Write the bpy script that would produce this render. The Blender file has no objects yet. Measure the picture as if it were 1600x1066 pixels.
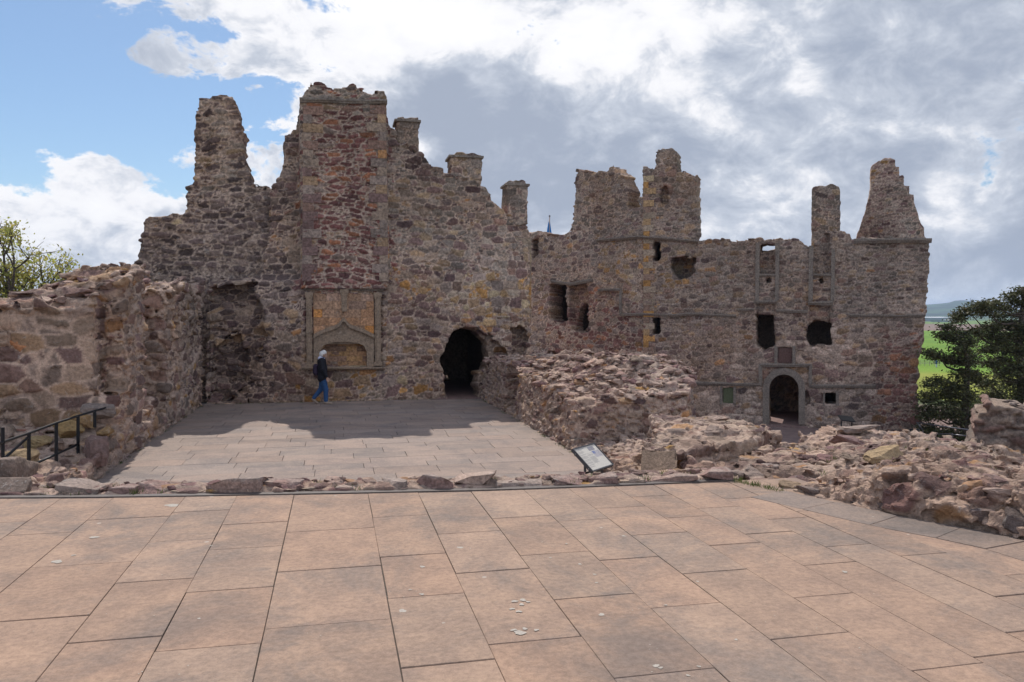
import bpy, bmesh, math, random
import numpy as np
from mathutils import Vector, Matrix
C = bpy.context.scene.collection
rad = math.radians
Q = 1.0            # voxel scale (1 = final)
# ------------------------------------------------------------------ camera
YAW, PITCH, FPX = 12.5, 2.0, 1250.0
CAM = np.array([0.0, 0.0, 1.65])
cam = bpy.data.objects.new('camera', bpy.data.cameras.new('camera')); C.objects.link(cam)
cam.data.sensor_width = 36; cam.data.lens = 36 * FPX / 1600
cam.location = CAM; cam.rotation_euler = (rad(90 - PITCH), 0, rad(-YAW))
cam.data.clip_start = .05; cam.data.clip_end = 20000
bpy.context.scene.camera = cam
# ------------------------------------------------------------------ light
SUN_AZ, SUN_EL = -4.0, 52.0
sc = bpy.context.scene
sc.view_settings.view_transform = 'Standard'; sc.view_settings.look = 'None'
sc.view_settings.exposure = 0.35; sc.view_settings.gamma = 1.0
sd = Vector((math.sin(rad(SUN_AZ)) * math.cos(rad(SUN_EL)), math.cos(rad(SUN_AZ)) * math.cos(rad(SUN_EL)), math.sin(rad(SUN_EL))))
sl = bpy.data.lights.new('sun', 'SUN'); sl.energy = 3.3; sl.angle = rad(.5); sl.color = (1, .95, .87)
so = bpy.data.objects.new('sun', sl); C.objects.link(so); so.rotation_euler = sd.to_track_quat('Z', 'Y').to_euler()
W = bpy.data.worlds.new('World'); sc.world = W; W.use_nodes = True

class NT:
    def __init__(s, t): s.t = t; s.n = t.nodes; s.l = t.links
    def node(s, k, **kw):
        n = s.n.new(k)
        for a, b in kw.items():
            if a.startswith('i_'):
                n.inputs[a[2:].replace('_', ' ')].default_value = b
            else: setattr(n, a, b)
        return n
    def set(s, sock, v):
        if hasattr(v, 'is_output') or isinstance(v, bpy.types.NodeSocket): s.l.new(v, sock)
        else: sock.default_value = v
    def m(s, op, a, b=0.0, c=0.0, clamp=False):
        n = s.n.new('ShaderNodeMath'); n.operation = op; n.use_clamp = clamp
        s.set(n.inputs[0], a); s.set(n.inputs[1], b)
        if len(n.inputs) > 2: s.set(n.inputs[2], c)
        return n.outputs[0]
    def mix(s, f, a, b, mode='MIX'):
        n = s.n.new('ShaderNodeMix'); n.data_type = 'RGBA'; n.blend_type = mode
        s.set(n.inputs[0], f)
        s.set(n.inputs[6], a if not isinstance(a, tuple) else (*a, 1)[:4]); s.set(n.inputs[7], b if not isinstance(b, tuple) else (*b, 1)[:4])
        return n.outputs[2]
    def noise(s, v, scale, detail=6, rough=.55, dist=0):
        n = s.n.new('ShaderNodeTexNoise'); s.l.new(v, n.inputs['Vector'])
        n.inputs['Scale'].default_value = scale; n.inputs['Detail'].default_value = detail
        n.inputs['Roughness'].default_value = rough; n.inputs['Distortion'].default_value = dist
        return n.outputs[0]
    def ss(s, x, a, b, lo=0., hi=1.):
        n = s.n.new('ShaderNodeMapRange'); n.interpolation_type = 'SMOOTHSTEP'
        s.set(n.inputs[0], x)
        for k, v in zip((1, 2, 3, 4), (a, b, lo, hi)): n.inputs[k].default_value = v
        return n.outputs[0]

def build_world():
    W.node_tree.nodes.clear()
    k = NT(W.node_tree)
    sky = k.n.new('ShaderNodeTexSky'); sky.sky_type = 'NISHITA'; sky.sun_disc = False
    sky.sun_elevation = rad(SUN_EL); sky.sun_rotation = rad(SUN_AZ); sky.dust_density = .6; sky.ozone_density = 1.6
    tc = k.n.new('ShaderNodeTexCoord'); d = tc.outputs['Generated']
    sep = k.n.new('ShaderNodeSeparateXYZ'); k.l.new(d, sep.inputs[0])
    x, y, z = sep.outputs
    az = k.m('MULTIPLY', k.m('ARCTAN2', x, y), 57.2958)
    el = k.m('MULTIPLY', k.m('ARCSINE', z), 57.2958)
    def blob(a0, e0, sa, se, amp):
        u = k.m('POWER', k.m('ABSOLUTE', k.m('DIVIDE', k.m('SUBTRACT', az, a0), sa)), 2.)
        v = k.m('POWER', k.m('ABSOLUTE', k.m('DIVIDE', k.m('SUBTRACT', el, e0), se)), 2.)
        return k.m('MULTIPLY', k.m('EXPONENT', k.m('MULTIPLY', k.m('ADD', u, v), -1.)), amp)
    def tot(ls):
        r = ls[0]
        for q in ls[1:]: r = k.m('ADD', r, q)
        return r
    mp = k.n.new('ShaderNodeMapping'); k.l.new(d, mp.inputs[0]); mp.inputs['Scale'].default_value = (1, 1, 1.55); mp.inputs['Location'].default_value = (.31, .12, .2)
    v = mp.outputs[0]
    n1 = k.noise(v, 5.0, 11, .60, .5)
    n2 = k.noise(v, 15., 9, .62, .3)
    mp2 = k.n.new('ShaderNodeMapping'); k.l.new(d, mp2.inputs[0]); mp2.inputs['Scale'].default_value = (1, 1, 1.55); mp2.inputs['Location'].default_value = (.28, .0, .33)
    n3 = k.noise(mp2.outputs[0], 3.4, 8, .55, .4)
    bias = tot([blob(-17, 13.5, 11, 4.6, -.27), blob(-7, 15, 4.0, 6, -.12), blob(-15, 5.0, 10, 3.6, .20), blob(-8, 9.5, 4.5, 3.2, .20), blob(-10.3, 16, 2.6, 1.2, .19), blob(-15.6, 19.6, 3.6, 1.5, .17), blob(-5.5, 20.5, 2.5, 1.6, .22), blob(-4.0, 16.5, 2.4, 1.6, .24), blob(-17, 9.7, 4.2, .8, .16), blob(6.5, 19, 6.5, 8, .30), blob(25, 10, 22, 18, .42), blob(-20, 1.5, 14, 3.0, .3), blob(-26, 26, 10, 9, -.25)])
    dens = k.m('ADD', k.m('ADD', n1, k.m('MULTIPLY', k.m('SUBTRACT', n2, .5), .85)), bias)
    mask = k.ss(dens, .50, .585)
    # brightness of the cloud: thick parts grey, thin edges and the part near the sun white
    thick = tot([blob(8, 14.6, 7.5, 3.0, .42), blob(22, 12.5, 10, 3.8, .34), blob(13, 8.0, 12, 2.4, .20), blob(36, 9, 12, 4.5, .28), blob(30, 3.5, 20, 1.8, .2), blob(36, 17.5, 10, 3.5, .12), blob(4, 20.5, 8, 2.6, -.26), blob(22, 20.5, 10, 2.2, -.12), blob(-17, 6, 9, 5, -.42), blob(-13, 2.0, 6, 1.4, .12), blob(17, 5.2, 12, 1.3, -.22), blob(5.5, 11.5, 2.0, .9, -.5)])
    g = k.m('ADD', k.m('ADD', k.m('MULTIPLY', k.m('SUBTRACT', n3, .5), 1.7), k.m('MULTIPLY', k.m('SUBTRACT', n2, .5), 1.35)), k.m('ADD', thick, .37))
    gs = k.ss(g, -.05, .85)
    cr = k.n.new('ShaderNodeValToRGB'); k.l.new(gs, cr.inputs[0])
    e = cr.color_ramp.elements; e[0].position = 0; e[0].color = (.90, .90, .91, 1); e[1].position = 1; e[1].color = (.34, .385, .48, 1)
    for p, c in ((.28, (.84, .84, .87, 1)), (.62, (.52, .56, .64, 1))): q = e.new(p); q.color = c
    skyc = k.mix(1.0, sky.outputs[0], (.76, .87, .96), 'MULTIPLY')
    b1 = k.n.new('ShaderNodeBackground'); k.l.new(skyc, b1.inputs[0]); b1.inputs[1].default_value = .085
    b2 = k.n.new('ShaderNodeBackground'); k.l.new(cr.outputs[0], b2.inputs[0]); k.l.new(k.ss(y, .25, -.35, .90, 2.5), b2.inputs[1])   # unseen clouds opposite the sun, behind the camera, brightened to fill the shaded walls
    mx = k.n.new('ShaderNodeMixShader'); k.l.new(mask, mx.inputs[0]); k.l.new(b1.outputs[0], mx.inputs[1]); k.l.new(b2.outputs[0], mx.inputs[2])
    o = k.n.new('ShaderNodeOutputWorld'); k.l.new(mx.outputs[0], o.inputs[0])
build_world()

# ------------------------------------------------------------------ geometry helpers
cy_, sy_ = math.cos(rad(YAW)), math.sin(rad(YAW)); cp_, sp_ = math.cos(rad(PITCH)), math.sin(rad(PITCH))
FW = np.array([sy_ * cp_, cy_ * cp_, -sp_]); RT = np.array([cy_, -sy_, 0.]); UP = np.array([sy_ * sp_, cy_ * sp_, cp_])
def ray(px, py): return FW + RT * ((px - 800) / FPX) + UP * ((533 - py) / FPX)
def P(px, py, D): return CAM + ray(px, py) * D
def onz(px, py, z=0.):
    r = ray(px, py); return CAM + r * ((z - CAM[2]) / r[2])
def floor_at(px, D, z):
    r = ray(px, 489.3); p = CAM + r * D; return np.array([p[0], p[1], z])
class Frame:
    """vertical plane: u along the wall, w into it, v up"""
    def __init__(s, ox, oy, deg):
        s.o = np.array([ox, oy, 0.]); a = rad(deg)
        s.u = np.array([math.cos(a), math.sin(a), 0.]); s.w = np.array([-math.sin(a), math.cos(a), 0.])
    def px(s, x, y, w=0.):
        r = ray(x, y); t = (np.dot(s.o - CAM, s.w) + w) / np.dot(r, s.w); p = CAM + r * t
        return float(np.dot(p - s.o, s.u)), float(p[2])
    def poly(s, pts, w=0.): return np.array([s.px(x, y, w) for x, y in pts], np.float32)
    def world(s, q): return (s.o + q[:, :1] * s.u + q[:, 1:2] * s.w + q[:, 2:3] * np.array([0, 0, 1.])).astype(np.float32)
    def at(s, u, w, v): return s.o + u * s.u + w * s.w + np.array([0, 0, v])

def hsh(a, b, c, seed):
    a = a.astype(np.int32).view(np.uint32); b = b.astype(np.int32).view(np.uint32); c = c.astype(np.int32).view(np.uint32)
    h = (a * np.uint32(73856093)) ^ (b * np.uint32(19349663)) ^ (c * np.uint32(83492791)) ^ np.uint32((seed * 2654435761) & 0xffffffff)
    h ^= h >> np.uint32(15); h *= np.uint32(2246822519); h ^= h >> np.uint32(13); h *= np.uint32(3266489917); h ^= h >> np.uint32(16)
    return h
def hf(h, k=0): return ((h >> np.uint32(8 * k)) & np.uint32(255)).astype(np.float32) * np.float32(1 / 255.)
def vnoise(p, scale, seed):
    q = p / scale; b = np.floor(q); f = q - b; f = f * f * (3 - 2 * f); r = 0
    for i in (0, 1):
        for j in (0, 1):
            for k in (0, 1):
                h = hsh(b[:, 0] + i, b[:, 1] + j, b[:, 2] + k, seed)
                w = (f[:, 0] if i else 1 - f[:, 0]) * (f[:, 1] if j else 1 - f[:, 1]) * (f[:, 2] if k else 1 - f[:, 2])
                r = r + w * (h & np.uint32(0xffff)).astype(np.float32) / 65535.
    return r
def fbm(p, scale, seed, o=3):
    r = 0; a = .5; t = 0
    for i in range(o): r = r + a * vnoise(p, scale / 2 ** i, seed + i); t += a; a *= .55
    return r / t
def wor(Pt, scl, seed, jit=(.8, .7, .6), dims=3):
    q0, q1, q2 = [Pt[:, i] / scl[i] for i in range(3)]
    bv = np.floor(q2); bw = np.floor(q1); n = len(q0)
    F1 = np.full(n, 9., np.float32); F2 = F1.copy(); ID = np.zeros(n, np.uint32); OF = np.zeros((n, 3), np.float32); z0 = np.zeros(n)
    for dv in (-1, 0, 1):
        rv = bv + dv; su = hf(hsh(rv, z0, z0, seed + 77), 1); qu = q0 + su; bu = np.floor(qu)
        for dw in ((-1, 0, 1) if dims == 3 else (0,)):
            cw = bw + dw if dims == 3 else z0
            for du in (-1, 0, 1):
                cu = bu + du; h = hsh(cu, cw, rv, seed)
                dx = np.abs(qu - (cu + .5 + jit[0] * (hf(h, 0) - .5))); dz = np.abs(q2 - (rv + .5 + jit[2] * (hf(h, 1) - .5)))
                if dims == 3:
                    dy = np.abs(q1 - (cw + .5 + jit[1] * (hf(h, 2) - .5))); F = np.cbrt(dx ** 3 + dy ** 3 + dz ** 3)
                else:
                    dy = z0; F = np.cbrt(dx ** 3 + dz ** 3)
                F = (F - .26 * hf(h, 3)).astype(np.float32)
                c = F < F1
                F2 = np.where(c, F1, np.minimum(F2, F)); F1 = np.where(c, F, F1); ID = np.where(c, h, ID)
                if c.any():
                    OF[c, 0] = ((cu + .5 + jit[0] * (hf(h, 0) - .5)) - qu)[c] * scl[0]
                    OF[c, 2] = ((rv + .5 + jit[2] * (hf(h, 1) - .5)) - q2)[c] * scl[2]
                    if dims == 3: OF[c, 1] = ((cw + .5 + jit[1] * (hf(h, 2) - .5)) - q1)[c] * scl[1]
    return F2 - F1, ID, OF
def stones(Pt, cell, seed, dims):
    """joint distance (m), id, centre"""
    wob = .1 * min(cell[0], cell[2]); wp = Pt.copy()
    wp[:, 0] += (vnoise(Pt, cell[0] * .6, seed + 5) - .5) * wob * 3; wp[:, 2] += (vnoise(Pt, cell[0] * .6, seed + 6) - .5) * wob * 3
    wp[:, 2] += (vnoise(Pt, 2.3, seed + 9) - .5) * .5
    j, i, o = wor(wp, cell, seed, dims=dims); j = j * cell[2]
    # about a third of the stones break up into small pinning stones
    c2 = (cell[0] * .5, cell[1] * .5, cell[2] * .5)
    small = hf(hsh(i.view(np.int32), i.view(np.int32), i.view(np.int32), 3), 0) < .33
    if small.any():
        j2, i2, o2 = wor(wp[small], c2, seed + 31, dims=dims); j2 = j2 * c2[2] * 1.15
        j[small] = np.minimum(j[small] * 1.0 + .004, j2); i[small] = i2; o[small] = o2
    return j, i, Pt + o
def stones_alt(Pt, cell, seed, dims, alt):
    j, i, c = stones(Pt, cell, seed, dims)
    for fn, cl in (alt or ()):
        m = fn(Pt)
        if m.any(): j2, i2, c2 = stones(np.ascontiguousarray(Pt[m]), cl, seed + 50, dims); j[m] = j2; i[m] = i2; c[m] = c2
    return j, i, c
def psdf(poly, u, v):
    """signed distance to a polygon, negative inside; u, v flat arrays"""
    d = np.full(u.shape, 1e9, np.float32); ins = np.zeros(u.shape, bool); n = len(poly)
    for i in range(n):
        ax, ay = poly[i]; bx, by = poly[(i + 1) % n]; ex, ey = bx - ax, by - ay
        t = np.clip(((u - ax) * ex + (v - ay) * ey) / (ex * ex + ey * ey + 1e-12), 0, 1)
        d = np.minimum(d, (u - ax - t * ex) ** 2 + (v - ay - t * ey) ** 2)
        c = (ay > v) != (by > v)
        if c.any(): ins ^= c & (u < ex * (v - ay) / (ey if ey else 1e-9) + ax)
    d = np.sqrt(d); return np.where(ins, -d, d)

def tagd(o, label=None, cat=None, group=None, kind=None):
    for k, v in (('label', label), ('category', cat), ('group', group), ('kind', kind)):
        if v: o[k] = v
    return o
def mk(name, V, F, mat, parent=None, col=None, smooth=True, origin=None):
    """V (n,3) world coords, F (m,k) index array or list"""
    V = np.asarray(V, np.float32)
    if parent is not None: origin = np.array(parent.matrix_world.translation if parent.parent is None else parent['_o'])
    if origin is None: origin = np.array([(V[:, 0].min() + V[:, 0].max()) / 2, (V[:, 1].min() + V[:, 1].max()) / 2, V[:, 2].min()])
    me = bpy.data.meshes.new(name)
    if isinstance(F, np.ndarray):
        n, k = F.shape; me.vertices.add(len(V)); me.vertices.foreach_set('co', (V - origin).astype(np.float32).ravel())
        me.loops.add(n * k); me.loops.foreach_set('vertex_index', F.astype(np.int32).ravel())
        me.polygons.add(n); me.polygons.foreach_set('loop_start', np.arange(0, n * k, k, dtype=np.int32))
        try: me.polygons.foreach_set('loop_total', np.full(n, k, dtype=np.int32))
        except Exception: pass
        me.update(calc_edges=True)
    else:
        me.from_pydata([tuple(x) for x in (V - origin)], [], [tuple(f) for f in F]); me.update()
    if smooth: me.polygons.foreach_set('use_smooth', np.ones(len(me.polygons), bool))
    if col is not None:
        a = me.color_attributes.new('Col', 'FLOAT_COLOR', 'POINT')
        c4 = np.ones((len(V), 4), np.float32); c4[:, :3] = col; a.data.foreach_set('color', c4.ravel())
    for m in (mat if isinstance(mat, (list, tuple)) else [mat]): me.materials.append(m)
    o = bpy.data.objects.new(name, me); C.objects.link(o)
    if parent is not None: o.parent = parent; o.location = (0, 0, 0)
    else: o.location = origin
    o['_o'] = [float(x) for x in origin]
    bpy.context.view_layer.update() if parent is None else None
    return o
def empty(name, loc):
    o = bpy.data.objects.new(name, None); C.objects.link(o); o.location = loc; o['_o'] = [float(x) for x in loc]; o.empty_display_size = .2
    bpy.context.view_layer.update(); return o

def surfnet(d, o, h):
    """surface net of a 3-D array (negative = solid)"""
    S = d < 0; nx, ny, nz = d.shape
    s = S[:-1, :-1, :-1].astype(np.uint8)
    for a in (0, 1):
        for b in (0, 1):
            for c in (0, 1):
                if a + b + c: s = s + S[a:nx - 1 + a, b:ny - 1 + b, c:nz - 1 + c]
    act = (s > 0) & (s < 8); I, J, K = np.nonzero(act)
    idx = np.full(act.shape, -1, np.int32); idx[I, J, K] = np.arange(len(I))
    corner = np.stack([d[I + a, J + b, K + c] for a in (0, 1) for b in (0, 1) for c in (0, 1)], 1)
    offs = np.array([(a, b, c) for a in (0, 1) for b in (0, 1) for c in (0, 1)], np.float32)
    acc = np.zeros((len(I), 3), np.float32); cnt = np.zeros(len(I), np.float32)
    for p in range(8):
        for q in range(p + 1, 8):
            if np.abs(offs[p] - offs[q]).sum() != 1: continue
            x, y = corner[:, p], corner[:, q]; m = (x < 0) != (y < 0)
            t = np.where(m, x / np.where(m, x - y, 1), 0)
            acc += m[:, None] * (offs[p] + t[:, None] * (offs[q] - offs[p])); cnt += m
    V = (np.stack([I, J, K], 1) + acc / cnt[:, None]) * h + np.asarray(o, np.float32)
    Fs = []
    for ax in range(3):
        A = np.moveaxis(S, ax, 0); D_ = np.moveaxis(idx, ax, 0)
        m = A[:-1] != A[1:]; m = m[:, 1:-1, 1:-1]; a, b, c = np.nonzero(m); b += 1; c += 1
        inn = A[a, b, c]
        q = np.stack([D_[a, b - 1, c - 1], D_[a, b, c - 1], D_[a, b, c], D_[a, b - 1, c]], 1)
        if ax == 1: inn = ~inn
        q = np.where(inn[:, None], q, q[:, ::-1]); Fs.append(q)
    F = np.concatenate(Fs); F = F[(F >= 0).all(1)]
    return V.astype(np.float32), F

PAL = {  # albedo of the stones (linear)
 'mix':    ([.20, .24, .25, .12, .12, .04, .03], [(.205, .135, .125), (.285, .225, .195), (.345, .265, .210), (.275, .175, .140), (.370, .255, .165), (.140, .092, .092), (.390, .210, .100)]),
 'purple': ([.46, .22, .12, .11, .09], [(.200, .088, .080), (.250, .130, .115), (.140, .070, .068), (.350, .155, .090), (.290, .215, .180)]),
 'ochre':  ([.28, .24, .20, .18, .10], [(.400, .270, .150), (.350, .280, .215), (.450, .250, .095), (.270, .185, .145), (.440, .350, .230)]),
 'grey':   ([.34, .28, .18, .12, .08], [(.245, .205, .178), (.305, .255, .215), (.215, .150, .132), (.350, .260, .175), (.165, .125, .115)]),
 'pink':   ([.30, .25, .24, .12, .07, .02], [(.320, .225, .190), (.265, .175, .155), (.400, .300, .250), (.220, .130, .125), (.370, .220, .130), (.430, .255, .100)]),
 'harl':   ([.62, .12, .12, .08, .06], [(.50, .40, .34), (.20, .125, .12), (.30, .24, .20), (.40, .27, .17), (.13, .095, .095)]),
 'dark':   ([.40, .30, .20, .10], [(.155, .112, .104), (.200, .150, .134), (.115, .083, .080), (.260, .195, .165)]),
}
def pal(name, h):
    w, c = PAL[name]; k = np.searchsorted(np.cumsum(w) / sum(w), h * .999); return np.array(c, np.float32)[np.clip(k, 0, len(c) - 1)]

def masonry(name, fr, box, vox, solid, cell, seed, colour, mat, parent=None, dims=2, amp=.02, joint=.03, recess=.025, tilt=.25, extra=None, flat=False, chips=0., alt=None, contrast=1., mortar=(.43, .335, .275)):
    vox = vox * Q; u0, u1, w0, w1, v0, v1 = box
    u = np.arange(u0, u1 + vox, vox, dtype=np.float32); w = np.arange(w0, w1 + vox, vox, dtype=np.float32); v = np.arange(v0, v1 + vox, vox, dtype=np.float32)
    d, A = solid(u, w, v); d = d.astype(np.float32)
    A = np.broadcast_to(A, d.shape) if A is not None else None
    B = (max(amp, .02 if A is None else float(A.max())) + recess + 2 * vox)
    I, J, K = np.nonzero(np.abs(d) < B)
    Pt = np.stack([u[I], w[J], v[K]], 1).astype(np.float32)
    a = amp if A is None else A[I, J, K]
    j, i, c = stones_alt(Pt, cell, seed, dims, alt)
    h1, h2, h3 = hf(i, 0), hf(i, 1), hf(i, 3)
    t = tilt * ((Pt[:, 1] - c[:, 1]) * (hf(i, 2) - .5) * (dims == 3) + (Pt[:, 0] - c[:, 0]) * (h1 - .5) + (Pt[:, 2] - c[:, 2]) * (h2 - .5) * 2)
    jm = np.clip(j / joint, 0, 1); jm = jm * jm * (3 - 2 * jm)
    hh = hf(hsh(i.view(np.int32), i.view(np.int32), i.view(np.int32), 11), 2)
    t = t * (a / max(1e-6, float(np.max(a))) if A is not None and dims == 3 else 1)
    d[I, J, K] += -(hh - .5) * 2 * a + recess * (1 - jm) + t + (fbm(Pt, .16, seed + 3, 2) - .5) * .03
    if chips:       # broken angular faces on every stone
        cj, ci, co = wor(Pt, (.15, .15, .08), seed + 91, dims=3)
        d[I, J, K] += (hf(ci, 2) - .5) * chips + ((co[:, 0]) * (hf(ci, 0) - .5) + co[:, 2] * (hf(ci, 1) - .5) + co[:, 1] * (hf(ci, 3) - .5)) * .8 + chips * .35 * np.clip(1 - cj / .25, 0, 1)
    d[0] = d[-1] = 1; d[:, 0] = 1; d[:, -1] = 1; d[:, :, 0] = 1; d[:, :, -1] = 1
    V, F = surfnet(d, (u0, w0, v0), vox)
    j, i, c = stones_alt(V, cell, seed, dims, alt)
    col = colour(c, i, V)
    col = col * contrast + np.array([.29, .225, .185], np.float32) * (1 - contrast)
    hb = hf(hsh(i.view(np.int32), i.view(np.int32), i.view(np.int32), 5), 1)
    col = col * (.58 + .60 * hb)[:, None]
    jw = joint * .62 * (.6 + .8 * vnoise(V, .5, seed + 8))
    mm = np.clip(1 - (j - jw * .45) / (jw * .5), 0, 1)[:, None]
    mvar = (.72 + .5 * fbm(V, .8, seed + 15, 3))[:, None]
    col = col * (1 - mm) + np.array(mortar, np.float32) * mvar * mm
    big = fbm(V, 1.9, seed + 21, 3); stk = fbm(V * np.array([1, 1, .16], np.float32), .55, seed + 33, 3)      # weather stains and rain streaks
    col = col * (.62 + .5 * big + .28 * stk)[:, None]
    warm = np.clip((fbm(V, 2.6, seed + 41, 2) - .42) * 2.2, 0, 1)[:, None]; col = col * (1 + warm * np.array([.10, .0, -.08], np.float32))
    Wd = fr.world(V)
    if extra is not None:
        V2, F2, C2 = extra; F = np.concatenate([F, F2 + len(Wd)]); Wd = np.concatenate([Wd, V2]); col = np.concatenate([col, C2])
    o = mk(name, Wd, F, mat, parent, col)
    if extra is not None:
        s = np.ones(len(F), bool); s[-len(extra[1]):] = False; o.data.polygons.foreach_set('use_smooth', s)
    if flat: o.data.polygons.foreach_set('use_smooth', np.zeros(len(F), bool))
    print(name, len(Wd)); return o

# rocks: angular stones cut by planes
def cubegrid(n):
    V = []; F = []; key = {}
    def vid(p):
        k = tuple(np.round(p, 5))
        if k not in key: key[k] = len(V); V.append(p)
        return key[k]
    for ax in range(3):
        for s in (-1, 1):
            for i in range(n):
                for j in range(n):
                    q = []
                    for a, b in ((0, 0), (1, 0), (1, 1), (0, 1)):
                        p = [0, 0, 0]; p[ax] = s; p[(ax + 1) % 3] = -1 + 2 * (i + a) / n; p[(ax + 2) % 3] = -1 + 2 * (j + b) / n; q.append(vid(p))
                    F.append(q if s > 0 else q[::-1])
    return np.array(V, np.float32), np.array(F, np.int64)
CG = {n: cubegrid(n) for n in (5, 6, 8, 14)}
def rock(size, seed, n=8, cut=7, rough=.06, block=.6):
    r = np.random.RandomState(seed); V, F = CG[n]; V = V.copy()
    L = np.linalg.norm(V, axis=1, keepdims=True); V = V * block + V / L * (1 - block) * 1.1
    for _ in range(cut):
        nrm = r.normal(size=3); nrm /= np.linalg.norm(nrm); dd = r.uniform(.5, .88); k = V @ nrm - dd
        V -= np.clip(k, 0, None)[:, None] * nrm
    V += (fbm(V + seed * 3.1, .7, seed, 3) - .5)[:, None] * V * rough * 6
    V += (vnoise(V + seed, .25, seed + 4) - .5)[:, None] * V * rough * 1.5
    return V * (np.array(size) / 2.), F
def rotm(rx, ry, rz): return np.array(Matrix.Rotation(rz, 3, 'Z') @ Matrix.Rotation(ry, 3, 'Y') @ Matrix.Rotation(rx, 3, 'X'))
def rocks(items, seed, n=5):
    """items: (x,y,z,(sx,sy,sz),rz,colour)"""
    r = np.random.RandomState(seed); VV = []; FF = []; CC = []; k = 0
    for i, (x, y, z, s, rz, c) in enumerate(items):
        V, F = rock(s, seed * 100 + i, n, 8, .07)
        V = V @ rotm(r.uniform(-.25, .25), r.uniform(-.25, .25), rz).T + np.array([x, y, z])
        cc = np.array(c) * (.82 + .36 * vnoise(V, .12, 7))[:, None]
        VV.append(V); FF.append(F + k); CC.append(cc); k += len(V)
    return np.concatenate(VV).astype(np.float32), np.concatenate(FF), np.concatenate(CC).astype(np.float32)

# ------------------------------------------------------------------ materials
def new_mat(name, rough=.9):
    m = bpy.data.materials.new(name); m.use_nodes = True; k = NT(m.node_tree); b = k.n['Principled BSDF']; b.inputs['Roughness'].default_value = rough
    if 'Specular IOR Level' in b.inputs: b.inputs['Specular IOR Level'].default_value = .25
    return m, k, b
def stone_mat(name, fine=1.0, con=.45, lichen=.3, bump=.5, gain=1.0, useattr=True, base=(.2, .16, .14), dark=.35):
    m, k, b = new_mat(name, .92)
    tc = k.n.new('ShaderNodeNewGeometry'); v = tc.outputs['Position']
    if useattr: a = k.n.new('ShaderNodeAttribute'); a.attribute_name = 'Col'; c = a.outputs['Color']
    else: c = None
    n1 = k.noise(v, 16 * fine, 8, .65); n2 = k.noise(v, 55 * fine, 5, .7); n3 = k.noise(v, 2.1, 6, .6); n4 = k.noise(v, 7.5 * fine, 8, .7, .6)
    f = k.m('ADD', k.ss(n1, .3, .7, 1 - con, 1 + con * .9), k.m('MULTIPLY', k.m('SUBTRACT', n2, .5), .38))
    f = k.m('MULTIPLY', f, gain)
    if useattr: c = k.mix(1.0, c, (1.0, .952, .915), 'MULTIPLY')
    cc = k.n.new('ShaderNodeVectorMath'); cc.operation = 'SCALE'
    if useattr: k.l.new(c, cc.inputs[0])
    else: cc.inputs[0].default_value = base
    k.l.new(f, cc.inputs['Scale']); c = cc.outputs[0]
    c = k.mix(k.m('MULTIPLY', k.ss(n3, .50, .68), dark), c, k.mix(1.0, c, (.42, .40, .42), 'MULTIPLY'))
    lm = k.m('MULTIPLY', k.ss(n4, .57, .66), k.m('MULTIPLY', k.ss(n3, .38, .6), lichen))
    c = k.mix(lm, c, (.50, .46, .42))
    n5 = k.noise(v, 4.3 * fine, 9, .75, .3)
    c = k.mix(k.m('MULTIPLY', k.ss(n5, .61, .7), .55), c, (.045, .038, .036))
    k.l.new(c, b.inputs['Base Color'])
    h = k.m('ADD', k.m('MULTIPLY', n1, .7), k.m('ADD', k.m('MULTIPLY', n2, .28), k.m('MULTIPLY', n4, .8)))
    bp = k.n.new('ShaderNodeBump'); bp.inputs['Strength'].default_value = bump; bp.inputs['Distance'].default_value = .05 / fine
    k.l.new(h, bp.inputs['Height']); k.l.new(bp.outputs[0], b.inputs['Normal'])
    return m
M_FAR = stone_mat('rubble_masonry_far', .8, .45, .35, .8)
M_WALL = stone_mat('rubble_masonry', .8, .42, .3, .7)
M_NEAR = stone_mat('rubble_masonry_near', 1.1, .27, .35, .9)
M_DRESS = stone_mat('dressed_stone', 1.0, .35, .25, .5, 1., False, (.27, .205, .155))
M_DRESSG = stone_mat('dressed_stone_weathered', 1.0, .35, .3, .6, 1., False, (.225, .185, .155))
def plain(name, col, rough=.6, metal=0., nz=0., scale=20):
    m, k, b = new_mat(name, rough); b.inputs['Metallic'].default_value = metal
    if nz:
        t = k.n.new('ShaderNodeNewGeometry'); n = k.noise(t.outputs['Position'], scale, 5, .6)
        f = k.ss(n, .3, .7, 1 - nz, 1 + nz); cc = k.n.new('ShaderNodeVectorMath'); cc.operation = 'SCALE'; cc.inputs[0].default_value = col; k.l.new(f, cc.inputs['Scale']); k.l.new(cc.outputs[0], b.inputs['Base Color'])
    else: b.inputs['Base Color'].default_value = (*col, 1)
    return m
M_BLACK = plain('black_steel', (.018, .018, .02), .45, .3)
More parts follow.
